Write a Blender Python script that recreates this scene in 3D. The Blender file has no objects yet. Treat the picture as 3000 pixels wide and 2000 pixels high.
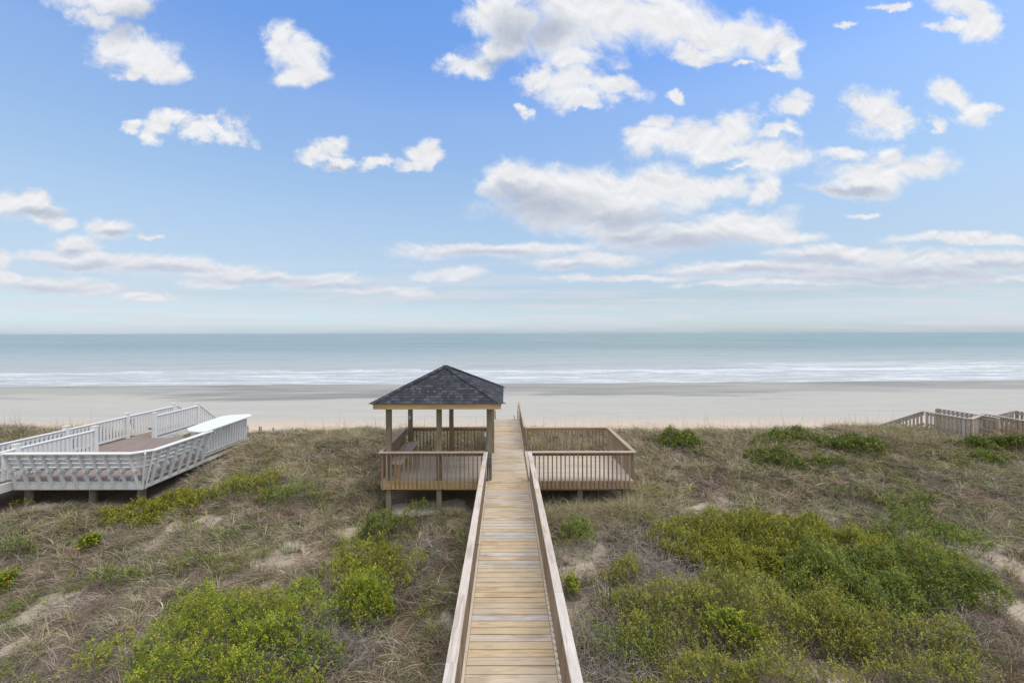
import bpy, bmesh, math, random
import numpy as np
from mathutils import Vector, Matrix

random.seed(7)
rng = np.random.default_rng(11)
R = math.radians
scene = bpy.context.scene
COL = scene.collection

# ------------------------------------------------------------------ camera
# deck top of the boardwalk is z = 0, the sea is z = -8.2, the boardwalk runs along +Y
FOC, VPX, HZY, CZ = 1270.0, 1480.0, 975.6, 4.3     # focal length etc in pixels of a 3000 px wide frame
SEA = -8.2
cam_d = bpy.data.cameras.new('camera')
cam = bpy.data.objects.new('camera', cam_d)
COL.objects.link(cam)
cam_d.sensor_width = 36.0
cam_d.lens = FOC / 3000 * 36
cam_d.shift_x = (1500 - VPX) / 3000
cam_d.shift_y = (HZY - 1000) / 3000
cam_d.clip_start = 0.05
cam_d.clip_end = 90000
cam.matrix_world = Matrix.Translation((0, 0, CZ)) @ Matrix.Rotation(R(90), 4, 'X') @ Matrix.Rotation(R(-0.12), 4, 'Z')
scene.camera = cam
scene.view_settings.view_transform = 'Standard'
scene.view_settings.look = 'None'
scene.view_settings.exposure = 0.7
scene.view_settings.gamma = 1.0
scene.cycles.max_bounces = 5
scene.cycles.diffuse_bounces = 3
scene.cycles.glossy_bounces = 2
scene.cycles.transparent_max_bounces = 4

# ------------------------------------------------------------------ sun
SUN_EL, SUN_AZ = R(66), R(125)
sd = bpy.data.lights.new('sun', 'SUN')
sd.energy = 1.5
sd.angle = R(38)
sd.color = (1.0, 0.95, 0.87)
sun = bpy.data.objects.new('sun', sd)
COL.objects.link(sun)
sv = Vector((math.sin(SUN_AZ) * math.cos(SUN_EL), math.cos(SUN_AZ) * math.cos(SUN_EL), math.sin(SUN_EL)))
sun.rotation_euler = sv.to_track_quat('Z', 'Y').to_euler()
sun.location = (0, 0, 60)


# ------------------------------------------------------------------ node helpers
class NT:
    def __init__(self, tree):
        self.t = tree
        self.n = tree.nodes
        self.l = tree.links

    def add(self, kind, **kw):
        nd = self.n.new(kind)
        for k, v in kw.items():
            setattr(nd, k, v)
        return nd

    def put(self, sock, v):
        if v is None:
            return
        if hasattr(v, 'is_output') or isinstance(v, bpy.types.NodeSocket):
            self.l.new(v, sock)
        else:
            sock.default_value = v

    def math(self, op, a, b=None, c=None, clamp=False):
        nd = self.add('ShaderNodeMath', operation=op, use_clamp=clamp)
        self.put(nd.inputs[0], a); self.put(nd.inputs[1], b)
        if c is not None:
            self.put(nd.inputs[2], c)
        return nd.outputs[0]

    def vec(self, op, a, b=None, c=None, out=0):
        nd = self.add('ShaderNodeVectorMath', operation=op)
        self.put(nd.inputs[0], a); self.put(nd.inputs[1], b)
        if c is not None:
            self.put(nd.inputs[2], c)
        return nd.outputs[out]

    def noise(self, v, scale, detail=4, rough=0.5, dist=0.0, dim='3D', w=None, out='Fac'):
        nd = self.add('ShaderNodeTexNoise', noise_dimensions=dim)
        self.put(nd.inputs['Vector'], v)
        nd.inputs['Scale'].default_value = scale
        nd.inputs['Detail'].default_value = detail
        nd.inputs['Roughness'].default_value = rough
        nd.inputs['Distortion'].default_value = dist
        if w is not None:
            self.put(nd.inputs['W'], w)
        return nd.outputs[out]

    def ramp(self, f, stops, interp='LINEAR'):
        nd = self.add('ShaderNodeValToRGB')
        cr = nd.color_ramp
        cr.interpolation = interp
        while len(cr.elements) > 1:
            cr.elements.remove(cr.elements[-1])
        cr.elements[0].position = stops[0][0]
        c = stops[0][1]
        cr.elements[0].color = (*c, 1) if len(c) == 3 else c
        for p, c in stops[1:]:
            e = cr.elements.new(p)
            e.color = (*c, 1) if len(c) == 3 else c
        self.put(nd.inputs[0], f)
        return nd.outputs[0]

    def mapr(self, v, a, b, c=0.0, d=1.0, smooth=False):
        nd = self.add('ShaderNodeMapRange')
        nd.interpolation_type = 'SMOOTHSTEP' if smooth else 'LINEAR'
        self.put(nd.inputs[0], v)
        for i, x in enumerate((a, b, c, d)):
            self.put(nd.inputs[i + 1], x)
        return nd.outputs[0]

    def mix(self, f, a, b, blend='MIX'):
        nd = self.add('ShaderNodeMix', data_type='RGBA', blend_type=blend)
        self.put(nd.inputs[0], f)
        self.put(nd.inputs[6], a if not isinstance(a, tuple) or len(a) == 4 else (*a, 1))
        self.put(nd.inputs[7], b if not isinstance(b, tuple) or len(b) == 4 else (*b, 1))
        return nd.outputs[2]

    def comb(self, x, y, z):
        nd = self.add('ShaderNodeCombineXYZ')
        self.put(nd.inputs[0], x); self.put(nd.inputs[1], y); self.put(nd.inputs[2], z)
        return nd.outputs[0]

    def sep(self, v):
        nd = self.add('ShaderNodeSeparateXYZ')
        self.put(nd.inputs[0], v)
        return nd.outputs


# ------------------------------------------------------------------ sky (world): clear blue air with scattered clouds
# every cloud is an ellipse of the sky: bearing and height written as (u, v, ru, rv)
CLOUDS = [
 (330,0,125,38),(410,8,55,38),(270,48,60,28),
 (345,118,58,48),(402,166,72,46),(462,208,52,40),(372,212,32,20),
 (835,135,50,52),(885,172,62,58),(872,232,58,30),
 (392,366,34,18),(466,378,36,26),(520,368,44,18),(566,396,48,20),(675,396,50,24),(620,384,40,12),
 (955,438,40,32),(925,460,58,20),(985,468,52,16),
 (1225,442,36,30),(1250,465,34,26),(1195,475,46,12),(1105,466,34,14),
 (30,582,72,34),(88,580,50,34),(120,616,52,24),(172,642,46,16),
 (340,660,60,26),(445,683,30,8),(215,716,50,24),
 (150,746,100,17),(290,757,130,20),(420,770,110,24),(560,780,60,24),(670,796,110,22),(800,806,60,14),(930,820,110,18),(640,826,90,12),(1080,846,110,10),(1200,860,50,8),
 (20,812,36,16),(150,828,110,20),(250,840,90,14),(420,870,70,10),(6,756,22,22),
 (1420,732,190,20),(1600,720,110,14),(1320,806,72,14),(1640,768,76,14),(1760,756,90,18),(1800,812,190,8),
 (1445,35,75,66),(1510,80,80,80),(1450,140,90,38),(1362,186,56,34),
 (1760,50,175,90),(1950,55,180,90),(1660,130,130,66),(2110,90,120,55),(2215,112,74,52),(2285,140,44,66),(2262,192,58,16),(1720,200,84,40),(2160,180,28,12),(2030,150,80,22),
 (1582,238,60,34),(1690,262,110,36),(1800,268,72,28),(1706,305,60,16),(1545,322,22,16),(1988,262,34,12),
 (2325,308,48,30),(2548,322,54,50),(2600,352,52,26),(2815,286,62,38),(2862,330,62,44),(2920,312,42,18),(2728,372,30,18),
 (2850,22,80,30),(2880,70,52,52),(2800,80,60,16),(2590,40,60,12),(2480,80,24,9),
 (1915,352,56,26),(1892,402,52,42),(1985,412,100,28),(2050,400,130,48),(2170,372,62,42),(2140,436,90,22),(2310,384,56,18),(2280,460,112,44),(2200,482,70,8),
 (1475,545,54,46),(1580,550,110,54),(1700,562,160,72),(1880,560,180,66),(2050,534,130,28),(1700,620,230,50),(2230,545,52,38),
 (1820,662,120,38),(1960,694,190,34),(2160,665,170,48),(2290,690,110,22),
 (2560,525,110,46),(2610,470,44,44),(2680,500,90,36),(2470,565,90,16),(2545,562,70,22),(2470,450,56,20),(2528,640,34,7),
 (2470,748,150,22),(2600,756,80,16),(2880,704,200,12),(2860,762,200,20),(2990,764,90,22),(2240,790,240,15),(2560,802,320,22),(2920,810,180,8),(2260,832,200,7),
]
SHADES = [  # the grey undersides of the thick clouds
 (1620,618,220,52),(1800,640,200,36),(1520,585,90,34),(2000,712,210,26),(1860,690,130,22),(1440,742,170,14),(1680,776,110,10),
 (200,768,150,14),(460,786,150,14),(760,818,170,14),(1000,838,150,12),(150,842,150,14),(90,612,120,18),(350,672,70,14),(210,728,50,10),
 (2400,768,150,16),(2700,800,330,20),(2920,776,150,14),(2240,802,220,12),(2500,566,120,20),(1500,110,90,70),(1620,120,110,60),(450,60,200,60),(1420,180,70,30),
 (1000,480,60,8),(2580,818,300,12),
]


def build_world():
    w = bpy.data.worlds.new('World')
    scene.world = w
    w.use_nodes = True
    T = NT(w.node_tree)
    T.n.clear()
    out = T.add('ShaderNodeOutputWorld')
    bg = T.add('ShaderNodeBackground')
    sky = T.add('ShaderNodeTexSky', sky_type='NISHITA', sun_disc=False)
    sky.sun_elevation = SUN_EL
    sky.sun_rotation = SUN_AZ
    sky.altitude = 10
    sky.air_density = 1.0
    sky.dust_density = 0.6
    sky.ozone_density = 2.0
    tc = T.add('ShaderNodeTexCoord').outputs['Generated']
    s = T.sep(tc)
    yy = T.math('MAXIMUM', s[1], 0.04)
    qx = T.math('DIVIDE', s[0], yy)
    qz = T.math('DIVIDE', s[2], yy)
    # noise coordinates: flatter and finer towards the horizon
    g = T.math('MULTIPLY', T.math('POWER', T.math('MAXIMUM', qz, 0.001), 0.62), 1.5)
    nv = T.comb(T.math('MULTIPLY', qx, 1.0), g, 0.0)
    # warp
    wc = T.noise(nv, 5.0, 7, 0.62, 0.0, '3D', out='Color')
    wv = T.vec('SUBTRACT', wc, (0.5, 0.5, 0.5))
    wamp = T.mapr(qz, 0.05, 0.5, 0.05, 0.20)
    ws = T.sep(wv)
    px = T.math('ADD', qx, T.math('MULTIPLY', ws[0], T.math('MULTIPLY', wamp, 1.3)))
    pz = T.math('ADD', qz, T.math('MULTIPLY', ws[1], T.mapr(qz, 0.04, 0.5, 0.03, 0.18)))
    P = T.comb(px, pz, 0.0)

    def field(blobs, grow=1.0, start=9.0):
        acc = None
        for (u, v, ru, rv) in blobs:
            cx, cz = (u - VPX) / FOC, (HZY - v) / FOC
            lo = 1.22 if v > 700 else 1.04
            ax, az = FOC / (ru * lo * grow), FOC / (rv * lo * grow)
            d = T.vec('MULTIPLY_ADD', P, (ax, az, 0), (-cx * ax, -cz * az, 0))
            L = T.vec('LENGTH', d, out=1)
            acc = L if acc is None else T.math('SMOOTH_MIN', acc, L, 0.25)
        return acc
    d = field(CLOUDS)
    det = T.noise(nv, 9.0, 9, 0.64, 0.6)
    big = T.noise(T.vec('ADD', nv, (3.1, 7.7, 0)), 4.0, 4, 0.55)
    dens = T.math('ADD', T.math('SUBTRACT', 1.40, d), T.math('MULTIPLY', T.math('SUBTRACT', det, 0.5), 1.9))
    dens = T.math('ADD', dens, T.math('MULTIPLY', T.math('SUBTRACT', big, 0.5), 0.5))
    cov = T.mapr(dens, -0.10, 0.90, 0, 0.97, smooth=True)
    # unseen bright clouds added above and behind the view as fill light
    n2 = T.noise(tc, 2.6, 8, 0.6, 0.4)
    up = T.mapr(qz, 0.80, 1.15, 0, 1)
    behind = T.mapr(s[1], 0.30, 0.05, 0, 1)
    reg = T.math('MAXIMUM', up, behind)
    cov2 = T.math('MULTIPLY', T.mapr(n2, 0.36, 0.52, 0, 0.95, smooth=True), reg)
    cov_a = T.math('MAXIMUM', cov, cov2)
    # thin streaks low over the sea
    sv_ = T.comb(T.math('MULTIPLY', qx, 1.5), T.math('MULTIPLY', qz, 26.0), 2.0)
    st = T.noise(sv_, 2.0, 6, 0.6, 0.5)
    low = T.math('MULTIPLY', T.mapr(qz, 0.0, 0.03, 0.3, 1), T.mapr(qz, 0.18, 0.07, 0, 1))
    stf = T.math('MULTIPLY', T.mapr(st, 0.42, 0.62, 0, 0.7, smooth=True), low)
    # cloud colour
    sh = field(SHADES)
    shn = T.math('ADD', T.math('SUBTRACT', 1.35, sh), T.math('MULTIPLY', T.math('SUBTRACT', det, 0.5), 1.3))
    shade = T.mapr(shn, 0.0, 1.3, 0, 0.85, smooth=True)
    det2 = T.noise(T.vec('ADD', nv, (0.0, 0.018, 0)), 9.0, 9, 0.64, 0.6)
    relief = T.math('MULTIPLY', T.math('SUBTRACT', det, det2), 0.6)
    white = T.mix(T.mapr(qz, 0.02, 0.3), (0.465, 0.475, 0.51), (0.525, 0.53, 0.54))
    grey = T.mix(T.mapr(qz, 0.02, 0.3), (0.36, 0.395, 0.48), (0.265, 0.30, 0.37))
    cc = T.mix(shade, white, grey)
    cc = T.mix(1.0, cc, T.comb(T.math('ADD', 1.0, relief), T.math('ADD', 1.0, relief), T.math('ADD', 1.0, relief)), 'MULTIPLY')
    # air: Nishita sky scaled to the exposure of the photograph
    skc = T.mix(1.0, sky.outputs[0], (0.26, 0.26, 0.26), 'MULTIPLY')
    tint = T.ramp(T.math('DIVIDE', T.math('MAXIMUM', T.math('ARCSINE', s[2]), 0), 0.75),
[(0.016, (0.2725, 0.3228, 0.4400)),
        (0.100, (0.2999, 0.2857, 0.3029)),
        (0.234, (0.4428, 0.3902, 0.3558)),
        (0.335, (0.5036, 0.4615, 0.4171)),
        (0.431, (0.5253, 0.5048, 0.4669)),
        (0.610, (0.5293, 0.5455, 0.5709)),
        (0.731, (0.4278, 0.5108, 0.6138)),
        (0.860, (0.3757, 0.5116, 0.6434))])
    skc = T.mix(1.0, skc, tint, 'MULTIPLY')
    col = T.mix(stf, skc, (0.43, 0.445, 0.495))
    col = T.mix(cov, col, cc)
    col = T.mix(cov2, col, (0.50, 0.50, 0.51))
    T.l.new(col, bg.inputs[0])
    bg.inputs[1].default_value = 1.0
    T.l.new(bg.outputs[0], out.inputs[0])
    w.cycles.sampling_method = 'MANUAL'
    w.cycles.sample_map_resolution = 512


build_world()


# ------------------------------------------------------------------ materials
def new_mat(name):
    m = bpy.data.materials.new(name)
    m.use_nodes = True
    T = NT(m.node_tree)
    b = T.n['Principled BSDF']
    return m, T, b


def rnd(T):
    """a random number for every loose board and every copied object"""
    geo = T.add('ShaderNodeNewGeometry')
    oi = T.add('ShaderNodeObjectInfo')
    s = T.math('ADD', geo.outputs['Random Per Island'], T.math('MULTIPLY', oi.outputs['Random'], 3.7))
    return T.math('FRACT', s)


def wood(name, cols, axis=0, grain=0.35, rough=0.8, knots=True, gscale=1.0, stain=0.0):
    m, T, b = new_mat(name)
    r = rnd(T)
    oc = T.add('ShaderNodeTexCoord').outputs['Object']
    sc = [26.0, 26.0, 26.0]
    sc[axis] = 1.3
    v = T.vec('MULTIPLY', oc, tuple(a * gscale for a in sc))
    w = T.math('MULTIPLY', r, 91.0)
    n1 = T.noise(v, 1.0, 6, 0.68, 0.9, '4D', w)
    kc = [3.0, 3.0, 3.0]
    kc[axis] = 1.2
    n2 = T.noise(T.vec('MULTIPLY', oc, tuple(kc)), 1.0, 3, 0.5, 0.0, '4D', w)
    rings = T.math('SINE', T.math('ADD', T.math('MULTIPLY', n1, 22.0), T.math('MULTIPLY', n2, 18.0)))
    base = T.ramp(r, [(i / max(1, len(cols) - 1), c) for i, c in enumerate(cols)])
    g = T.math('ADD', T.math('MULTIPLY', rings, grain * 0.22), T.math('MULTIPLY', T.math('SUBTRACT', n1, 0.5), grain * 1.2))
    g = T.math('ADD', g, T.math('MULTIPLY', T.math('SUBTRACT', n2, 0.5), grain * 0.8))
    gm = T.math('ADD', 1.0, g)
    col = T.mix(1.0, base, T.comb(gm, T.math('ADD', 1.0, T.math('MULTIPLY', g, 1.25)), T.math('ADD', 1.0, T.math('MULTIPLY', g, 1.6))), 'MULTIPLY')
    if knots:
        vo = T.add('ShaderNodeTexVoronoi', voronoi_dimensions='4D', feature='F1')
        ks = [7.0, 7.0, 7.0]
        ks[axis] = 2.6
        T.l.new(T.vec('MULTIPLY', oc, tuple(ks)), vo.inputs['Vector'])
        T.l.new(w, vo.inputs['W'])
        vo.inputs['Scale'].default_value = 1.0
        kf = T.mapr(vo.outputs['Distance'], 0.07, 0.13, 0.75, 0.0, smooth=True)
        kf = T.math('MULTIPLY', kf, T.mapr(T.sep(vo.outputs['Color'])[0], 0.40, 0.45, 0, 1))
        col = T.mix(kf, col, (0.09, 0.055, 0.03))
    if stain:
        sn = T.noise(oc, 1.1, 5, 0.6)
        col = T.mix(T.math('MULTIPLY', T.mapr(sn, 0.45, 0.75), stain), col, (0.30, 0.28, 0.25))
    T.l.new(col, b.inputs['Base Color'])
    b.inputs['Roughness'].default_value = rough
    b.inputs['Specular IOR Level'].default_value = 0.25
    bp = T.add('ShaderNodeBump')
    bp.inputs['Strength'].default_value = 0.35
    bp.inputs['Distance'].default_value = 0.004
    T.l.new(n1, bp.inputs['Height'])
    T.l.new(bp.outputs[0], b.inputs['Normal'])
    return m


def paint(name, col, rough=0.55, var=0.08, dirt=(0.5, 0.5, 0.46)):
    m, T, b = new_mat(name)
    oc = T.add('ShaderNodeTexCoord').outputs['Object']
    n = T.noise(oc, 3.0, 6, 0.65)
    n2 = T.noise(T.vec('MULTIPLY', oc, (30, 30, 4)), 1.0, 3, 0.5)
    f = T.math('MULTIPLY', T.mapr(n, 0.42, 0.8), var * 4)
    c = T.mix(f, col, dirt)
    c = T.mix(T.math('MULTIPLY', n2, var), c, dirt)
    T.l.new(c, b.inputs['Base Color'])
    b.inputs['Roughness'].default_value = rough
    b.inputs['Specular IOR Level'].default_value = 0.3
    return m


M = {}
M['deck'] = wood('deck_pine', [(0.50, 0.38, 0.235), (0.54, 0.405, 0.25), (0.50, 0.40, 0.28), (0.57, 0.415, 0.24), (0.51, 0.45, 0.38), (0.53, 0.425, 0.29), (0.47, 0.46, 0.44)], 0, 0.55, stain=0.35)
M['deck_aged'] = wood('platform_pine', [(0.46, 0.375, 0.285), (0.54, 0.455, 0.365), (0.50, 0.41, 0.31), (0.56, 0.485, 0.40)], 0, 0.38)
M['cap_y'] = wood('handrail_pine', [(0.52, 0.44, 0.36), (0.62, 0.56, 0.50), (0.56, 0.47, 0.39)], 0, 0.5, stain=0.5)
M['cap_p'] = wood('platform_rail_pine', [(0.40, 0.315, 0.24), (0.47, 0.38, 0.30), (0.43, 0.35, 0.285)], 0, 0.35)
M['strip'] = wood('trim_pine', [(0.50, 0.42, 0.33), (0.56, 0.47, 0.36)], 1, 0.3)
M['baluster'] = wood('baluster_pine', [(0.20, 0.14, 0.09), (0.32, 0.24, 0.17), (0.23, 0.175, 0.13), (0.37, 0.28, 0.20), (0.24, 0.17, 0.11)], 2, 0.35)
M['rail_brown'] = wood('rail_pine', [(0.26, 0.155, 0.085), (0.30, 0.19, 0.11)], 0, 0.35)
M['golden'] = wood('fascia_pine', [(0.52, 0.36, 0.17), (0.58, 0.41, 0.21)], 0, 0.4)
M['brown_fascia'] = wood('side_fascia_pine', [(0.33, 0.22, 0.13), (0.36, 0.25, 0.15)], 0, 0.4)
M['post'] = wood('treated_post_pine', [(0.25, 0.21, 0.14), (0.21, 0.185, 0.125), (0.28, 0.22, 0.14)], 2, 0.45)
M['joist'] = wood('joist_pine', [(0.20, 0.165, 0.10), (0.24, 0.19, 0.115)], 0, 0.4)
M['grey_wood'] = wood('weathered_board', [(0.50, 0.42, 0.34), (0.47, 0.37, 0.27), (0.58, 0.555, 0.52), (0.42, 0.32, 0.225), (0.52, 0.45, 0.38), (0.49, 0.38, 0.275)], 2, 0.35, knots=False)
M['grey_wood_x'] = wood('weathered_rail', [(0.50, 0.46, 0.42), (0.44, 0.38, 0.32)], 0, 0.35, knots=False)
M['bench'] = wood('bench_pine', [(0.46, 0.37, 0.28), (0.50, 0.42, 0.33)], 1, 0.3)
M['pile'] = wood('pile_wood', [(0.20, 0.18, 0.13), (0.17, 0.15, 0.11)], 2, 0.5)
M['white'] = paint('white_paint', (0.75, 0.755, 0.75), 0.5, 0.10)
M['white_top'] = paint('white_top_paint', (0.78, 0.78, 0.775), 0.4, 0.02)
M['metal_grey'] = paint('grey_conduit', (0.30, 0.32, 0.34), 0.45, 0.05)
M['box_grey'] = paint('grey_box', (0.12, 0.13, 0.145), 0.5, 0.05, (0.2, 0.2, 0.2))
M['outlet'] = paint('outlet_plastic', (0.55, 0.57, 0.58), 0.4, 0.03)


def m_composite():
    m, T, b = new_mat('brown_composite')
    r = rnd(T)
    oc = T.add('ShaderNodeTexCoord').outputs['Object']
    n = T.noise(oc, 6.0, 5, 0.6)
    c = T.ramp(r, [(0, (0.235, 0.175, 0.145)), (0.5, (0.28, 0.21, 0.175)), (1, (0.26, 0.20, 0.17))])
    c = T.mix(T.mapr(n, 0.3, 0.8, 0, 0.5), c, (0.31, 0.25, 0.21))
    T.l.new(c, b.inputs['Base Color'])
    b.inputs['Roughness'].default_value = 0.6
    return m


M['composite'] = m_composite()


def m_shingle():
    m, T, b = new_mat('asphalt_shingle')
    r = rnd(T)
    oc = T.add('ShaderNodeTexCoord').outputs['Object']
    n = T.noise(oc, 160.0, 3, 0.7)
    n2 = T.noise(oc, 9.0, 3, 0.6)
    c = T.ramp(r, [(0, (0.026, 0.028, 0.036)), (0.35, (0.038, 0.041, 0.051)), (0.6, (0.050, 0.053, 0.065)), (0.85, (0.074, 0.077, 0.090)), (1, (0.09, 0.092, 0.104))])
    g = T.math('ADD', 0.42, T.math('MULTIPLY', n, 0.75))
    g = T.math('MULTIPLY', g, T.mapr(n2, 0.2, 0.8, 0.85, 1.15))
    c = T.mix(1.0, c, T.comb(g, g, g), 'MULTIPLY')
    T.l.new(c, b.inputs['Base Color'])
    b.inputs['Roughness'].default_value = 0.9
    bp = T.add('ShaderNodeBump')
    bp.inputs['Strength'].default_value = 0.5
    bp.inputs['Distance'].default_value = 0.003
    T.l.new(n, bp.inputs['Height'])
    T.l.new(bp.outputs[0], b.inputs['Normal'])
    return m


M['shingle'] = m_shingle()


# ------------------------------------------------------------------ terrain shape
def _h(ix, iy, seed):
    n = (ix * 374761393 + iy * 668265263 + seed * 362437) & 0xFFFFFFFF
    n = ((n ^ (n >> 13)) * 1274126177) & 0xFFFFFFFF
    return ((n ^ (n >> 16)) & 0xFFFF) / 65535.0


def vnoise(x, y, seed=0):
    x = np.asarray(x, float); y = np.asarray(y, float)
    ix = np.floor(x).astype(np.int64); iy = np.floor(y).astype(np.int64)
    fx = x - ix; fy = y - iy
    fx = fx * fx * (3 - 2 * fx); fy = fy * fy * (3 - 2 * fy)
    a = _h(ix, iy, seed); b = _h(ix + 1, iy, seed); c = _h(ix, iy + 1, seed); d = _h(ix + 1, iy + 1, seed)
    return (a + (b - a) * fx) * (1 - fy) + (c + (d - c) * fx) * fy


def fbm(x, y, seed=0, octv=4):
    s = 0; a = 0.5; t = 0
    for k in range(octv):
        s = s + a * vnoise(x * 2 ** k + 13.7 * k, y * 2 ** k + 5.1 * k, seed + k)
        t += a; a *= 0.5
    return s / t


PY = [-60, -10, 4, 7, 10, 12.6, 15, 17.5, 19, 20.5, 22, 24, 28, 33, 40, 52.6, 75, 108, 130, 200, 400]
PZ = [-2.6, -2.2, -1.95, -1.6, -1.15, -0.85, -0.55, -0.30, -0.25, -0.5, -1.1, -2.4, -5.0, -6.6, -7.0, -7.3, -7.65, -8.2, -8.7, -10, -12]


def ground(x, y):
    x = np.asarray(x, float); y = np.asarray(y, float)
    shift = (fbm(x * 0.11, y * 0 + 3.3, 5, 3) - 0.5) * 2.2
    far = np.clip((y - 40) / 40, 0, 1)
    ys = y + shift * (1 - far) - far * (x * 0.03)
    z = np.interp(ys, PY, PZ)
    dune = np.clip((26 - y) / 6, 0, 1)
    left = np.clip((-x - 7.5) / 3.5, 0, 1) * np.clip((19 - y) / 4, 0, 1)
    z = z - 0.38 * left * dune
    right = np.clip((x - 9) / 8, 0, 1) * np.clip((y - 12) / 5, 0, 1)
    z = z + 0.10 * right * dune
    crest = np.exp(-((y - 17.8) / 1.6) ** 2)
    z = z + crest * (fbm(x * 0.32 + 11, y * 0.1, 47, 3) - 0.5) * 0.62
    mound = np.exp(-(((x + 20.5) / 3.0) ** 2 + ((y - 18.5) / 2.5) ** 2))
    z = z + 0.35 * mound
    z = z + dune * ((fbm(x * 0.45, y * 0.45, 21, 3) - 0.5) * 0.45 + (fbm(x * 1.7, y * 1.7, 33, 3) - 0.5) * 0.13)
    flat = np.exp(-((x - 0.05) / 3.8) ** 4) * np.exp(-((y - 14.2) / 2.4) ** 4)
    z = z * (1 - flat) + flat * (np.minimum(z, -0.62 - 0.05 * np.sin(x)))
    wdk = np.clip((-x - 10.3) / 0.9, 0, 1) * np.clip((x + 17.2) / 0.5, 0, 1) * np.clip((y - 12.5) / 1.5, 0, 1) * np.clip((21.5 - y) / 1.5, 0, 1)
    z = z * (1 - wdk) + wdk * np.minimum(z, -0.68)
    beach = np.clip((y - 30) / 10, 0, 1) * np.clip((112 - y) / 20, 0, 1)
    z = z + beach * ((fbm(x * 0.05, y * 0.4, 41, 3) - 0.5) * 0.12 + (fbm(x * 0.6, y * 2.5, 44, 2) - 0.5) * 0.05)
    return z


def gp(u, v, z_off=0.0):
    """where the line of sight through photo pixel (u, v) meets the dune"""
    ang = R(0.12)
    du, dv = u - 1500, v - 1000
    u2 = 1500 + du * math.cos(ang) - dv * math.sin(ang)
    v2 = 1000 + du * math.sin(ang) + dv * math.cos(ang)
    a, b = (u2 - VPX) / FOC, (v2 - HZY) / FOC
    Y = np.arange(3.0, 120.0, 0.05)
    zz = CZ - b * Y
    gz = ground(a * Y, Y) + z_off
    hit = np.argmax(zz < gz)
    y = Y[hit]
    return a * y, y


def patch(u, v, ru, rv):
    """photo ellipse -> ground ellipse (cx, cy, rx, ry)"""
    x, y = gp(u, v)
    _, y0 = gp(u, v + rv * 0.9); _, y1 = gp(u, max(v - rv * 0.9, 1262))
    return x, y, ru * y / FOC, max(0.25, min((y1 - y0) / 2, ru * y / FOC * 1.3))


SAND = [patch(*p) for p in [(2810, 1600, 160, 32), (2950, 1655, 100, 44), (2690, 1568, 70, 14), (1880, 1505, 40, 40), (2430, 1520, 60, 16), (1335, 1550, 26, 70), (1300, 1800, 16, 130), (1300, 1950, 20, 80),
        (90, 1800, 70, 26), (180, 1745, 60, 18), (60, 1890, 40, 30), (672, 1345, 44, 26), (640, 1378, 40, 18), (2580, 1308, 34, 12), (2640, 1342, 50, 14), (2745, 1306, 60, 9), (1250, 1490, 120, 22), (1010, 1562, 40, 16),
        (600, 1530, 50, 14), (860, 1600, 50, 14), (1750, 1600, 40, 60), (2960, 1780, 50, 60), (2060, 1480, 60, 12), (1640, 1700, 24, 60)]]


def sand_amt(x, y):
    s = np.clip((fbm(x * 0.75 + 3, y * 0.75, 55, 3) - 0.64) * 6, 0, 0.5) * np.clip((17.5 - y) / 2, 0.2, 1)
    wx = x + (fbm(x * 1.3, y * 1.3, 51, 3) - .5) * 1.0; wy = y + (fbm(x * 1.3 + 40, y * 1.3, 52, 3) - .5) * 1.0
    for (cx, cy, rx, ry) in SAND:
        s = np.maximum(s, np.clip(1.5 - 1.2 * np.hypot((wx - cx) / rx, (wy - cy) / ry), 0, 1))
    return s


def axis_grid(lo, hi, dense_lo, dense_hi, step, grow=1.12):
    pts = list(np.arange(dense_lo, dense_hi + 1e-6, step))
    s = step; p = dense_hi
    while p < hi:
        s *= grow; p += s; pts.append(min(p, hi))
    s = step; p = dense_lo
    while p > lo:
        s *= grow; p -= s; pts.insert(0, max(p, lo))
    return np.array(pts)


def grid_mesh(name, xs, ys, zf):
    X, Y = np.meshgrid(xs, ys)
    Z = zf(X, Y)
    co = np.stack([X, Y, Z], -1).reshape(-1, 3)
    nx, ny = len(xs), len(ys)
    i = np.arange(nx * ny).reshape(ny, nx)
    f = np.stack([i[:-1, :-1], i[:-1, 1:], i[1:, 1:], i[1:, :-1]], -1).reshape(-1, 4)
    return np_mesh(name, co, f, True)


def np_mesh(name, co, faces, smooth=False, mat=None, colors=None):
    me = bpy.data.meshes.new(name)
    co = np.ascontiguousarray(co, dtype=np.float32)
    k = faces.shape[1]
    nf = len(faces)
    me.vertices.add(len(co))
    me.vertices.foreach_set('co', co.ravel())
    me.loops.add(nf * k)
    me.loops.foreach_set('vertex_index', np.ascontiguousarray(faces, dtype=np.int32).ravel())
    me.polygons.add(nf)
    me.polygons.foreach_set('loop_start', np.arange(0, nf * k, k, dtype=np.int32))
    me.polygons.foreach_set('loop_total', np.full(nf, k, dtype=np.int32))
    if smooth:
        me.polygons.foreach_set('use_smooth', np.ones(nf, dtype=bool))
    me.update(calc_edges=True)
    if colors is not None:
        at = me.attributes.new('tone', 'FLOAT_COLOR', 'POINT')
        c = np.ones((len(co), 4), dtype=np.float32)
        c[:, :3] = colors
        at.data.foreach_set('color', c.ravel())
    if mat:
        me.materials.append(mat)
    return me


# ------------------------------------------------------------------ object helpers
def tag(o, label=None, cat=None, group=None, kind=None):
    if label: o['label'] = label
    if cat: o['category'] = cat
    if group: o['group'] = group
    if kind: o['kind'] = kind
    return o


def link(name, me, parent=None, loc=None):
    o = bpy.data.objects.new(name, me)
    COL.objects.link(o)
    if parent is not None:
        o.parent = parent
    if loc is not None:
        o.location = loc
    return o


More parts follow.
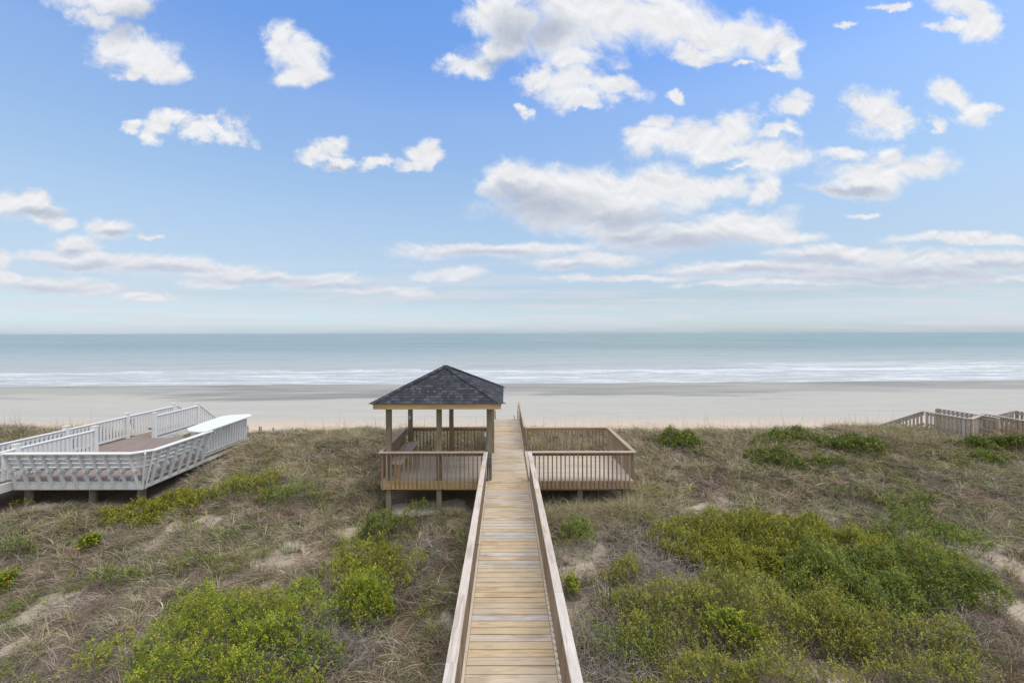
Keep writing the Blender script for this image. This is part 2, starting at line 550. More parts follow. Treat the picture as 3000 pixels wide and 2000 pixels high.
def empty(name, loc, rz=0.0):
    o = bpy.data.objects.new(name, None)
    o.empty_display_size = 0.2
    COL.objects.link(o)
    o.location = loc
    o.rotation_euler = (0, 0, rz)
    return o


class MB:
    """collects boxes, bars and tubes; build() links them as one mesh"""
    def __init__(self):
        self.v = []
        self.f = []

    def box(self, x0, x1, y0, y1, z0, z1):
        i = len(self.v)
        self.v += [(x0, y0, z0), (x1, y0, z0), (x1, y1, z0), (x0, y1, z0), (x0, y0, z1), (x1, y0, z1), (x1, y1, z1), (x0, y1, z1)]
        self.f += [(i, i + 3, i + 2, i + 1), (i + 4, i + 5, i + 6, i + 7), (i, i + 1, i + 5, i + 4), (i + 1, i + 2, i + 6, i + 5), (i + 2, i + 3, i + 7, i + 6), (i + 3, i, i + 4, i + 7)]
        return self

    def bar(self, p, q, w, h, up=(0, 0, 1)):
        """box from p to q, w wide sideways, h thick along up"""
        p = Vector(p); q = Vector(q)
        d = (q - p).normalized()
        s = d.cross(Vector(up)).normalized() * (w / 2)
        t = s.cross(d).normalized() * (h / 2)
        i = len(self.v)
        for b in (p, q):
            for a, c in ((-1, -1), (1, -1), (1, 1), (-1, 1)):
                self.v.append(tuple(b + s * a + t * c))
        self.f += [(i, i + 1, i + 2, i + 3), (i + 7, i + 6, i + 5, i + 4), (i, i + 4, i + 5, i + 1), (i + 1, i + 5, i + 6, i + 2), (i + 2, i + 6, i + 7, i + 3), (i + 3, i + 7, i + 4, i)]
        return self

    def tube(self, pts, r, n=8, cap=True):
        pts = [Vector(p) for p in pts]
        rings = []
        for k, p in enumerate(pts):
            d = (pts[min(k + 1, len(pts) - 1)] - pts[max(k - 1, 0)]).normalized()
            a = d.orthogonal().normalized() if abs(d.z) < 0.9 else Vector((1, 0, 0))
            a = (a - d * a.dot(d)).normalized()
            b = d.cross(a)
            rr = r[k] if isinstance(r, (list, tuple)) else r
            i = len(self.v)
            for j in range(n):
                t = 2 * math.pi * j / n
                self.v.append(tuple(p + (a * math.cos(t) + b * math.sin(t)) * rr))
            rings.append(i)
        for k in range(len(rings) - 1):
            for j in range(n):
                a, b = rings[k] + j, rings[k] + (j + 1) % n
                c, d_ = rings[k + 1] + (j + 1) % n, rings[k + 1] + j
                self.f.append((a, b, c, d_))
        if cap:
            self.f.append(tuple(rings[0] + j for j in range(n))[::-1])
            self.f.append(tuple(rings[-1] + j for j in range(n)))
        return self

    def prism(self, poly, z0, z1):
        i = len(self.v); n = len(poly)
        self.v += [(x, y, z0) for x, y in poly] + [(x, y, z1) for x, y in poly]
        self.f.append(tuple(range(i, i + n))[::-1])
        self.f.append(tuple(range(i + n, i + 2 * n)))
        for j in range(n):
            k = (j + 1) % n
            self.f.append((i + j, i + k, i + n + k, i + n + j))
        return self

    def mesh(self, name, mat, off=(0, 0, 0)):
        me = bpy.data.meshes.new(name)
        o = Vector(off)
        me.from_pydata([tuple(Vector(p) - o) for p in self.v], [], self.f)
        bm = bmesh.new(); bm.from_mesh(me)
        bmesh.ops.recalc_face_normals(bm, faces=bm.faces)
        bm.to_mesh(me); bm.free()
        me.materials.append(mat)
        return me

    def build(self, name, mat, parent=None, off=(0, 0, 0), bevel=0.0):
        o = link(name, self.mesh(name, mat, off), parent)
        if bevel:
            md = o.modifiers.new('bevel', 'BEVEL')
            md.width = bevel; md.segments = 2; md.limit_method = 'ANGLE'
        return o


# ------------------------------------------------------------------ ground, beach, sea
def m_ground():
    m, T, b = new_mat('dune_sand')
    oc = T.add('ShaderNodeTexCoord').outputs['Object']
    s = T.sep(oc)
    n1 = T.noise(oc, 0.9, 6, 0.6)
    n2 = T.noise(oc, 7.0, 6, 0.7)
    n3 = T.noise(oc, 45.0, 4, 0.7)
    sand = T.mix(T.mapr(n1, 0.35, 0.65), (0.45, 0.38, 0.30), (0.53, 0.46, 0.38))
    n4 = T.noise(oc, 14.0, 5, 0.75)
    at = T.add('ShaderNodeAttribute', attribute_name='tone').outputs['Fac']
    litter = T.mix(T.mapr(n3, 0.38, 0.62), (0.065, 0.048, 0.035), (0.29, 0.23, 0.175))
    bare = T.math('ADD', at, T.math('MULTIPLY', T.math('SUBTRACT', n4, 0.52), 1.5))
    lf = T.math('MULTIPLY', T.mapr(bare, 0.12, 0.42, 1.0, 0.0, smooth=True), T.mapr(s[1], 22.5, 20.0))
    dune = T.mix(lf, sand, litter)
    # beach: warm dry sand at the dune foot, pale grey sand, wet band at the water
    sx = T.comb(T.math('MULTIPLY', s[0], 0.035), T.math('MULTIPLY', s[1], 0.5), 0.0)
    b1 = T.noise(sx, 1.0, 7, 0.62, 0.5)
    sx2 = T.comb(T.math('MULTIPLY', s[0], 0.25), T.math('MULTIPLY', s[1], 5.0), 0.0)
    b2 = T.noise(sx2, 1.0, 5, 0.6, 0.3)
    b3 = T.noise(T.comb(T.math('MULTIPLY', s[0], 0.02), T.math('MULTIPLY', s[1], 0.05), 4.0), 1.0, 5, 0.6, 0.8)
    warm = T.mapr(T.math('ADD', s[1], T.math('MULTIPLY', T.math('SUBTRACT', b1, 0.5), 16.0)), 52.0, 62.0, 0, 1, smooth=True)
    bc = T.mix(warm, (0.60, 0.475, 0.35), (0.445, 0.43, 0.385))
    b4 = T.noise(oc, 0.8, 5, 0.7)
    bc = T.mix(T.math('MULTIPLY', T.mapr(b4, 0.5, 0.7), T.mapr(s[1], 66.0, 50.0, 0, 0.45)), bc, (0.42, 0.34, 0.26))
    streak = T.math('ADD', T.mapr(b2, 0.2, 0.8, 0.88, 1.12), T.mapr(b1, 0.3, 0.7, -0.06, 0.06))
    bc = T.mix(1.0, bc, T.comb(streak, streak, streak), 'MULTIPLY')
    shore = T.math('SUBTRACT', s[1], T.math('MULTIPLY', s[0], 0.03))
    wet = T.mapr(T.math('ADD', shore, T.math('MULTIPLY', T.math('SUBTRACT', b3, 0.5), 55.0)), 80.0, 88.0, 0, 1, smooth=True)
    mott = T.mapr(T.math('ADD', T.math('MULTIPLY', b1, 0.6), T.math('MULTIPLY', b3, 0.4)), 0.40, 0.62, 0.25, 1.0, smooth=True)
    wetf = T.math('MULTIPLY', wet, mott)
    bc = T.mix(wetf, bc, (0.225, 0.22, 0.20))
    isb = T.mapr(s[1], 22.0, 27.0, 0, 1, smooth=True)
    c = T.mix(isb, dune, bc)
    T.l.new(c, b.inputs['Base Color'])
    T.l.new(T.mapr(wetf, 0, 1, 0.95, 0.5), b.inputs['Roughness'])
    b.inputs['Specular IOR Level'].default_value = 0.2
    bp = T.add('ShaderNodeBump')
    bp.inputs['Strength'].default_value = 0.5
    bp.inputs['Distance'].default_value = 0.03
    T.l.new(T.math('ADD', n2, T.math('MULTIPLY', n3, 0.4)), bp.inputs['Height'])
    T.l.new(bp.outputs[0], b.inputs['Normal'])
    return m


xs = axis_grid(-500, 500, -26, 28, 0.16)
ys = axis_grid(-60, 230, 3, 27, 0.16, 1.035)
gm_ = grid_mesh('ground', xs, ys, ground)
X, Y = np.meshgrid(xs, ys)
at_ = gm_.attributes.new('tone', 'FLOAT', 'POINT')
at_.data.foreach_set('value', np.where(Y < 22, sand_amt(X, Y), 0).astype(np.float32).ravel())
gm_.materials.append(m_ground())
tag(link('ground', gm_), kind='structure')


def shore_y(x):
    return 106 + 0.055 * x + 5.0 * (fbm(x * 0.012 + 5, x * 0, 71, 3) - 0.5)


def m_sea():
    m, T, b = new_mat('sea_water')
    oc = T.add('ShaderNodeTexCoord').outputs['Object']
    s = T.sep(oc)
    at = T.add('ShaderNodeAttribute', attribute_name='tone')
    foamb = T.sep(at.outputs['Vector'])[0]      # how broken the water is, from the wave model
    d = T.math('SUBTRACT', s[1], T.math('MULTIPLY', s[0], 0.055))
    near = T.mapr(d, 105, 420, 0, 1, smooth=True)
    big = T.noise(T.comb(T.math('MULTIPLY', s[0], 0.0035), T.math('MULTIPLY', s[1], 0.010), 0), 1.0, 5, 0.6)
    deep = T.mix(T.mapr(big, 0.35, 0.65), (0.20, 0.29, 0.29), (0.34, 0.41, 0.405))
    side = T.mapr(T.math('DIVIDE', s[0], T.math('MAXIMUM', s[1], 1.0)), -0.8, 1.1)
    deep = T.mix(side, T.mix(0.5, deep, (0.25, 0.33, 0.37)), T.mix(0.4, deep, (0.16, 0.28, 0.28)))
    c = T.mix(near, (0.44, 0.47, 0.46), deep)
    # foam
    f1 = T.noise(T.comb(T.math('MULTIPLY', s[0], 0.07), T.math('MULTIPLY', s[1], 0.8), 0), 1.0, 8, 0.68, 0.8)
    f2 = T.noise(T.comb(T.math('MULTIPLY', s[0], 0.6), T.math('MULTIPLY', s[1], 2.5), 3), 1.0, 6, 0.7, 0.6)
    ff = T.math('ADD', T.math('MULTIPLY', f1, 0.65), T.math('MULTIPLY', f2, 0.35))
    foam = T.mapr(T.math('ADD', foamb, T.math('MULTIPLY', T.math('SUBTRACT', ff, 0.5), 4.2)), 0.35, 1.05, 0, 1, smooth=True)
    foam = T.math('MULTIPLY', foam, T.mapr(foamb, 0.0, 0.12))
    c = T.mix(T.math('MULTIPLY', foam, 0.9), c, (0.80, 0.82, 0.83))
    T.l.new(c, b.inputs['Base Color'])
    T.l.new(T.mapr(foam, 0, 1, 0.38, 0.9), b.inputs['Roughness'])
    b.inputs['IOR'].default_value = 1.33
    w1 = T.noise(T.comb(T.math('MULTIPLY', s[0], 0.07), T.math('MULTIPLY', s[1], 0.22), 0), 1.0, 9, 0.66, 0.5)
    w2 = T.noise(T.comb(T.math('MULTIPLY', s[0], 0.012), T.math('MULTIPLY', s[1], 0.05), 0), 1.0, 4, 0.6, 0.4)
    bp = T.add('ShaderNodeBump')
    bp.inputs['Strength'].default_value = 1.0
    bp.inputs['Distance'].default_value = 1.5
    T.l.new(T.math('ADD', w1, T.math('MULTIPLY', w2, 7.0)), bp.inputs['Height'])
    T.l.new(bp.outputs[0], b.inputs['Normal'])
    return m


def sea_wave(x, y):
    """height and brokenness of the surf"""
    sdist = y - shore_y(x)
    h = 0 * x
    fo = np.clip(1.0 - np.abs(sdist - 1.0) / 7.0, 0, 1) * 0.75
    for k, (s0, wd, amp, fr, sd_) in enumerate([(7, 2.0, .16, .010, 1), (14, 2.2, .30, .012, 2), (22, 2.3, .42, .012, 3), (31, 2.4, .5, .010, 4), (43, 2.6, .5, .012, 5), (58, 3, .45, .012, 6), (80, 4, .35, .01, 7), (110, 5, .3, .01, 8)]):
        wob = 9 * (fbm(x * 0.010 + 9 * k, x * 0 + k, 80 + k, 3) - 0.5)
        t = (sdist - s0 - wob) / wd
        env = np.clip((fbm(x * fr * 1.6 + 31 * k, x * 0 + 2.2 * k, 90 + k, 3) - 0.40) * 5, 0, 1)
        h = h + amp * env * np.exp(-t * t)
        if k < 6:
            # white water runs shoreward from the crest
            tail = np.where(t < 0.2, np.exp(t * 0.5), np.exp(-(t - .2) ** 2 * 3))
            fo = np.maximum(fo, tail * np.clip(env * 1.1, 0, 1) * (0.85 if k < 4 else 0.35))
    fo = np.maximum(fo, np.where(sdist > 0, np.clip(1 - (sdist - 26) / 14.0, 0, 1), 0) * 0.55)
    fo = np.maximum(fo, np.exp(-((sdist - 36 - 12 * (fbm(x * 0.012, x * 0 + 4, 99, 3) - .5)) / 9.0) ** 2) * (0.50 + 0.6 * fbm(x * 0.03, y * 0.1, 98, 3)))
    fo = np.maximum(fo, np.exp(-((sdist - 58) / 20) ** 2) * np.clip((x - 50) / 60, 0, 1) * 0.62)
    h = h + 0.05 * (fbm(x * 0.15, y * 0.7, 60, 3) - 0.5)
    # the last film of water on the sand follows the beach slope
    return h, fo


xs = axis_grid(-30000, 30000, -200, 260, 1.0, 1.15)
ys = axis_grid(90, 45000, 94, 200, 0.45, 1.06)
X, Y = np.meshgrid(xs, ys)
H, FO = sea_wave(X, Y)
farf = np.clip((330 - Y) / 130, 0, 1)
Z = SEA + H * farf
nearf = np.clip((shore_y(X) - Y) / 3.0, 0, 1)
Z = Z - nearf * 0.8
co = np.stack([X, Y, Z], -1).reshape(-1, 3)
i = np.arange(len(xs) * len(ys)).reshape(len(ys), len(xs))
fc = np.stack([i[:-1, :-1], i[:-1, 1:], i[1:, 1:], i[1:, :-1]], -1).reshape(-1, 4)
fo_ = (FO * farf).reshape(-1, 1).repeat(3, 1)
sea_me = np_mesh('sea', co, fc, True, m_sea(), fo_)
tag(link('sea', sea_me), kind='structure')


# ------------------------------------------------------------------ boardwalk and platforms
HR = 0.863       # top of the handrails
PITCH = 0.145


def planks(mb, x0, x1, y0, y1, z1=0.0, th=0.036, jit=0.006):
    y = y0
    while y + 0.05 < y1:
        e = min(y + PITCH - 0.009, y1)
        e -= random.uniform(0, 0.004)
        mb.box(x0 - random.uniform(0, jit), x1 + random.uniform(0, jit), y + random.uniform(0, 0.003), e, z1 - th, z1 + random.uniform(-0.0015, 0.0015))
        y += PITCH


bw = empty('boardwalk', (0.07, 12, 0))
tag(bw, 'long straight pine plank boardwalk running from the house over the dune to the beach', 'boardwalk')
OFF = (0.07, 12, 0)
mb = MB(); planks(mb, -0.51, 0.645, 0.4, 21.7, jit=0.0)
mb.build('decking', M['deck'], bw, OFF)
for x0 in (-0.556, 0.649):
    mb = MB()
    for a, b_ in ((0.4, 5.85), (5.853, 9.3), (9.303, 12.58)):
        mb.box(x0, x0 + 0.042, a, b_, -0.03, 0.012)
    mb.build('edge_strip', M['strip'], bw, OFF, 0.003)
    mb = MB(); mb.box(x0, x0 + 0.042, 15.88, 18.8, -0.03, 0.012); mb.box(x0, x0 + 0.042, 18.803, 21.7, -0.03, 0.012)
    mb.build('edge_strip', M['strip'], bw, OFF, 0.003)
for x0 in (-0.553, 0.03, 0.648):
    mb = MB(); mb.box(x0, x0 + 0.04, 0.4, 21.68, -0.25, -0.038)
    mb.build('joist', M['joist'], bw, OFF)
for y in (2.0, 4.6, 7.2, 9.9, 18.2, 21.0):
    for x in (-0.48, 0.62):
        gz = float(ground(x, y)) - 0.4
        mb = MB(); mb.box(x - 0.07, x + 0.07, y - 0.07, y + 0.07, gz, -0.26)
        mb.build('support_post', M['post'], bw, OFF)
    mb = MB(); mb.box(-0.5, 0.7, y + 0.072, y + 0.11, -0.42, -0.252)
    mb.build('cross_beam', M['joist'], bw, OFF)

# stairs down to the beach
st = empty('beach_stairs', (0.07, 21.7, 0))
tag(st, 'pine stairs at the seaward end of the boardwalk going down to the sand', 'stairs')
SO = (0.07, 21.7, 0)
for k in range(16):
    mb = MB()
    mb.box(-0.5, 0.64, 21.72 + 0.27 * k, 21.98 + 0.27 * k, -0.2 - 0.185 * k, -0.165 - 0.185 * k)
    mb.build('tread', M['deck_aged'], st, SO)
for x in (-0.53, 0.65):
    mb = MB(); mb.bar((x, 21.7, -0.15), (x, 26.2, -3.2), 0.04, 0.26)
    mb.build('stringer', M['joist'], st, SO)
    mb = MB(); mb.bar((x, 21.8, 0.72), (x, 26.2, -2.3), 0.04, 0.09)
    mb.build('handrail', M['cap_y'], st, SO)
    for k in range(4):
        y = 22.4 + k * 1.15
        zt = 0.70 - (y - 21.8) * 0.686
        mb = MB(); mb.box(x - 0.03, x + 0.03, y - 0.03, y + 0.03, zt - 1.3, zt - 0.02)
        mb.build('post', M['baluster'], st, SO)
mb = MB(); mb.bar((0.42, 21.95, 0.16), (0.50, 22.05, -0.2), 0.035, 0.035, (0, 1, 0)); mb.bar((0.46, 21.97, 0.02), (0.46, 24.5, -1.7), 0.035, 0.06)
mb.build('inner_handrail', M['golden'], st, SO)

PLATS = {}


def platform(name, label, x0, x1, y0, y1, boards, fasc, posts):
    e = empty(name, ((x0 + x1) / 2, (y0 + y1) / 2, 0))
    tag(e, label, 'deck platform')
    off = tuple(e.location)
    mb = MB(); planks(mb, x0 + 0.003, x1 - 0.003, y0 + 0.042, y1 - 0.042, -0.002, jit=0)
    mb.build('decking', boards, e, off)
    mb = MB(); mb.box(x0, x1, y0, y0 + 0.038, -0.235, -0.003); mb.build('fascia', fasc, e, off, 0.003)
    mb = MB(); mb.box(x0, x1, y1 - 0.038, y1, -0.235, -0.003); mb.build('fascia', fasc, e, off)
    xs_ = x0 if x0 < -1 else x1 - 0.038
    mb = MB(); mb.box(xs_, xs_ + 0.038, y0 + 0.04, y1 - 0.04, -0.235, -0.003); mb.build('fascia', fasc, e, off)
    for yb in (y0 + 0.21, y1 - 0.25):
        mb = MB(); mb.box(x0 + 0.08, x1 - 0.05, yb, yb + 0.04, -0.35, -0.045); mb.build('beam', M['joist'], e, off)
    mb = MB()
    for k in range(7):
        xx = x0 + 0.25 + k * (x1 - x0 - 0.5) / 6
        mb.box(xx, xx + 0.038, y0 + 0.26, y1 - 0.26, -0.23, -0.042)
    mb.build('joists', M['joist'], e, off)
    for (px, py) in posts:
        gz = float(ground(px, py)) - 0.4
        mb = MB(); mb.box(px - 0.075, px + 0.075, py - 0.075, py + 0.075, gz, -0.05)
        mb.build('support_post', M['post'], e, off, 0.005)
    return e


platform('gazebo_deck', 'square pine platform on the ocean-left side of the boardwalk carrying the gazebo and bench', -3.62, -0.558, 12.6, 15.86, M['deck_aged'], M['golden'], [])
platform('open_deck', 'open square pine platform without a roof, across the boardwalk from the gazebo', 0.695, 3.73, 12.6, 15.86, M['deck_aged'], M['brown_fascia'],
         [(3.50, 12.74), (2.2, 12.85), (3.50, 15.7), (2.2, 15.7)])

# railings -----------------------------------------------------------------
_bal = {}


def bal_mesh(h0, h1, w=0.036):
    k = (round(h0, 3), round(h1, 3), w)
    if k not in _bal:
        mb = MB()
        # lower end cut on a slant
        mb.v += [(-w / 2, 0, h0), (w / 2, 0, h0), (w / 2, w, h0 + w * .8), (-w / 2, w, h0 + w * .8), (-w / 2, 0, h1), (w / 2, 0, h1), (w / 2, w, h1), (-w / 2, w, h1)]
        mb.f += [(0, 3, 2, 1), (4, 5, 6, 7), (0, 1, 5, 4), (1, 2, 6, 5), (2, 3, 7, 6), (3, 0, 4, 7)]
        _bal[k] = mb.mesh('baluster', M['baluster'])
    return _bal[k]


def railing(label, p0, p1, side, caps=None, spacing=0.124, cap_in=0.05, cap_out=0.07, thin_from=None, first=0.06, rail_mat='rail_brown', ext=(0, 0), cap_mat='cap_p'):
    L = math.hypot(p1[0] - p0[0], p1[1] - p0[1])
    e = empty('deck_railing', (p0[0], p0[1], 0), math.atan2(p1[1] - p0[1], p1[0] - p0[0]))
    tag(e, label, 'railing', 'pine baluster railings of the boardwalk')
    s = side
    caps = caps or [0, L]
    mb = MB()
    for a, b_ in zip(caps[:-1], caps[1:]):
        a2 = a - (ext[0] if a == caps[0] else 0); b2 = b_ + (ext[1] if b_ == caps[-1] else 0)
        mb.box(a2 + 0.001, b2 - 0.001, min(-cap_in * s, cap_out * s), max(-cap_in * s, cap_out * s), HR - 0.036, HR + random.uniform(-.001, .001))
    mb.build('handrail', M[cap_mat], e, bevel=0.006)
    mb = MB(); mb.box(0.002, L - 0.002, min(-0.038 * s, 0), max(-0.038 * s, 0), HR - 0.13, HR - 0.038)
    mb.build('top_rail', M[rail_mat], e, bevel=0.003)
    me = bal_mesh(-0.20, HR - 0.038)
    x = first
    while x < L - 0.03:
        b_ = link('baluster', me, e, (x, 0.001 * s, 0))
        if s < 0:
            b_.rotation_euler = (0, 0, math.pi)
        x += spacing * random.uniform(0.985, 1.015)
    return e


rl = railing('near railing with a pale split handrail along the gazebo side of the walkway', (-0.558, 1.2), (-0.558, 12.59), 1, [0, 3.34, 7.6, 11.39], 0.124, cap_mat='cap_y')
mb = MB(); mb.tube([(6.0, -0.052, HR - 0.06), (6.0, -0.085, HR - 0.06)], [0.012, 0.012], 8)
mb.tube([(6.0, -0.085, HR - 0.06), (6.0, -0.10, HR - 0.06), (6.0, -0.115, HR - 0.06)], [0.022, 0.028, 0.016], 10)
mb.build('knob', M['joist'], rl)
railing('near railing with a knotty handrail along the open platform side of the walkway', (0.693, 1.2), (0.693, 12.59), -1, [0, 4.55, 8.4, 11.39], 0.124, cap_mat='cap_y')
railing('gazebo platform railing facing the house, balusters over the golden fascia', (-3.62, 12.598), (-0.64, 12.598), -1, first=0.05, spacing=0.125, ext=(0.06, 0.0))
railing('gazebo platform railing behind the bench', (-3.62, 12.64), (-3.62, 15.86), 1, spacing=0.125)
railing('gazebo platform railing on the ocean side behind the posts', (-3.56, 15.862), (-0.60, 15.862), 1, spacing=0.125, ext=(0.11, 0))
railing('open platform railing facing the house, balusters over the brown fascia', (0.78, 12.598), (3.73, 12.598), -1, first=0.08, spacing=0.125, ext=(0.0, 0.06))
railing('open platform railing on the side away from the boardwalk', (3.73, 12.64), (3.73, 15.86), -1, spacing=0.125)
railing('open platform railing on the ocean side in front of the grass crest', (0.76, 15.862), (3.67, 15.862), 1, spacing=0.125, ext=(0, 0.11))
railing('far railing of the boardwalk from the open platform to the stairs', (0.693, 15.93), (0.693, 21.7), -1, [0, 2.0, 5.77], 0.125, cap_in=0.03, cap_out=0.045)
railing('far railing of the boardwalk hidden behind the gazebo posts', (-0.558, 15.93), (-0.558, 21.7), 1, [0, 2.6, 5.77], 0.125)

# ------------------------------------------------------------------ gazebo
gz = empty('gazebo', (-1.945, 14.17, 0))
tag(gz, 'open square gazebo with a dark shingled hip roof on six treated posts', 'gazebo')
GO = (-1.945, 14.17, 0)
for py in (12.73, 15.62):
    for px in (-3.42, -1.945, -0.475):
        zb = float(ground(px, py)) - 0.5 if px < -1 else -0.001
        mb = MB(); mb.box(px - 0.073, px + 0.073, py - 0.073, py + 0.073, zb, 2.09)
        mb.build('post', M['post'], gz, GO, 0.006)
mb = MB()
for y in (12.73, 15.62):
    mb.box(-3.52, -0.37, y - 0.04, y + 0.04, 2.075, 2.20)
for x in (-3.42, -0.475):
    mb.box(x - 0.04, x + 0.04, 12.775, 15.575, 2.075, 2.20)
mb.build('beam', M['joist'], gz, GO)
ZE, RISE, HW = 2.305, 0.92, 1.875
cx_, cy_ = -1.945, 14.155
F = HW - 0.055
for nm, bx in (('fascia', (cx_ - F, cx_ + F, cy_ - F, cy_ - F + 0.036)), ('fascia', (cx_ - F, cx_ + F, cy_ + F - 0.036, cy_ + F)),
               ('fascia', (cx_ - F, cx_ - F + 0.036, cy_ - F + 0.037, cy_ + F - 0.037)), ('fascia', (cx_ + F - 0.036, cx_ + F, cy_ - F + 0.037, cy_ + F - 0.037))):
    mb = MB(); mb.box(*bx, 2.14, 2.283)
    ob = mb.build(nm, M['golden'] if bx[1] - bx[0] > 1 else M['strip'], gz, GO, 0.003)
# sheathing and rafters under the shingles
mb = MB()
i0 = len(mb.v)
S = HW - 0.02
mb.v += [(cx_ - S, cy_ - S, ZE - 0.012), (cx_ + S, cy_ - S, ZE - 0.012), (cx_ + S, cy_ + S, ZE - 0.012), (cx_ - S, cy_ + S, ZE - 0.012), (cx_, cy_, ZE + RISE - 0.022),
         (cx_ - S, cy_ - S, ZE - 0.025), (cx_ + S, cy_ - S, ZE - 0.025), (cx_ + S, cy_ + S, ZE - 0.025), (cx_ - S, cy_ + S, ZE - 0.025), (cx_, cy_, ZE + RISE - 0.04)]
for k in range(4):
    j = (k + 1) % 4
    mb.f += [(k, j, 4), (5 + j, 5 + k, 9), (5 + k, 5 + j, j, k)]
mb.build('sheathing', M['strip'], gz, GO)
mb = MB()
for k in range(9):
    t = -1.6 + 0.4 * k
    zr = ZE - 0.09 + RISE * (1 - abs(t) / HW)
    for sgn in (-1, 1):
        mb.bar((cx_ + t, cy_ + sgn * (F - 0.04), ZE - 0.09), (cx_ + t, cy_ + sgn * (abs(t) + 0.02), zr), 0.036, 0.12)
        mb.bar((cx_ + sgn * (F - 0.04), cy_ + t, ZE - 0.09), (cx_ + sgn * (abs(t) + 0.02), cy_ + t, zr), 0.036, 0.12)
mb.build('rafters', M['joist'], gz, GO)


def shingles():
    v, f = [], []
    n = 15
    sl = math.hypot(HW, RISE)
    up = Vector((0, RISE / sl, 0))
    for side in range(4):
        rot = Matrix.Rotation(side * math.pi / 2, 4, 'Z')
        nrm = Vector((0, -RISE, HW)).normalized()
        for k in range(n):
            s0, s1 = k / n, min(1.0, (k + 1.12) / n)
            for layer in (0, 1):
                # base course, then the thicker random tabs of the laminated shingle
                x = -HW * (1 - s0) - random.uniform(0, 0.3)
                while x < HW * (1 - s0):
                    w = random.uniform(0.12, 0.34) if layer == 0 else random.uniform(0.06, 0.2)
                    xa, xb = max(x, -HW * (1 - s0)), min(x + w, HW * (1 - s0))
                    x += w + (0 if layer == 0 else random.uniform(0.05, 0.22))
                    if xb - xa < 0.01:
                        continue
                    lift0, lift1 = (0.010, 0.001) if layer == 0 else (0.015, 0.005)
                    drop = random.uniform(0, 0.006)
                    wt = HW * (1 - s1)
                    xa1, xb1 = max(-wt, min(wt, xa)), max(-wt, min(wt, xb))
                    i = len(v)
                    def P(xx, s, lf):
                        y = -HW * (1 - s); z = RISE * s
                        return Vector((xx, y, z)) + nrm * lf
                    dn = Vector((0, -HW, -RISE)).normalized() * drop
                    pts = [P(xa, s0, lift0) + dn, P(xb, s0, lift0) + dn, P(xb1, s1, lift1), P(xa1, s1, lift1),
                           P(xa, s0, -0.004) + dn, P(xb, s0, -0.004) + dn]
                    v.extend(rot @ p for p in pts)
                    f.extend([(i, i + 1, i + 2, i + 3), (i + 4, i + 5, i + 1, i), (i + 4, i, i + 3), (i + 5, i + 2, i + 1)])
    me = bpy.data.meshes.new('shingles')
    me.from_pydata([(p.x + cx_ - GO[0], p.y + cy_ - GO[1], p.z + ZE) for p in v], [], f)
    me.materials.append(M['shingle'])
    return me


link('shingles', shingles(), gz)
# hip caps
for (sx, sy) in ((-1, -1), (1, -1), (1, 1), (-1, 1)):
    mb = MB()
    a = Vector((cx_ + sx * HW, cy_ + sy * HW, ZE + 0.012)); b_ = Vector((cx_ + sx * 0.04, cy_ + sy * 0.04, ZE + RISE + 0.010))
    n = 19
    dirv = (b_ - a) / n
    for k in range(n):
        p = a + dirv * k; q = a + dirv * (k + 1.12)
        side = Vector((sx, -sy, 0)).normalized() * 0.115
        dz = Vector((0, 0, 0.115 * (RISE / HW) / math.sqrt(2)))
        nu = Vector((0, 0, 1))
        i = len(mb.v)
        for (pt, lf) in ((p, 0.024), (q, 0.012)):
            mb.v += [tuple(pt - side - dz + nu * lf), tuple(pt + nu * (lf + 0.006)), tuple(pt + side - dz + nu * lf)]
        mb.v += [tuple(p - side - dz - nu * 0.004), tuple(p + nu * 0.004), tuple(p + side - dz - nu * 0.004)]
        mb.f += [(i, i + 1, i + 4, i + 3), (i + 1, i + 2, i + 5, i + 4), (i + 6, i + 7, i + 1, i), (i + 7, i + 8, i + 2, i + 1)]
    mb.build('hip_cap', M['shingle'], gz, GO)
mb = MB()
mb.box(cx_ - 0.09, cx_ + 0.09, cy_ - 0.09, cy_ + 0.09, ZE + RISE - 0.02, ZE + RISE + 0.032)
mb.build('peak_cap', M['shingle'], gz, GO, 0.03)

# bench ---------------------------------------------------------------------
bn = empty('bench', (-3.3, 14.1, 0))
tag(bn, 'plain three-board pine bench under the gazebo roof', 'bench')
BO = (-3.3, 14.1, 0)
mb = MB()
for x in (-3.54, -3.39, -3.24):
    mb.box(x, x + 0.142, 12.84, 15.52, 0.395, 0.432)
mb.build('seat', M['bench'], bn, BO, 0.004)
for y in (12.88, 14.1, 15.3):
    mb = MB(); mb.box(-3.58, -3.13, y, y + 0.038, 0.25, 0.393); mb.build('bracket', M['golden'], bn, BO)
    mb = MB(); mb.bar((-3.19, y - 0.02, 0.25), (-3.14, y - 0.02, 0.0), 0.038, 0.13, (1, 0, 0)); mb.build('leg', M['golden'], bn, BO)

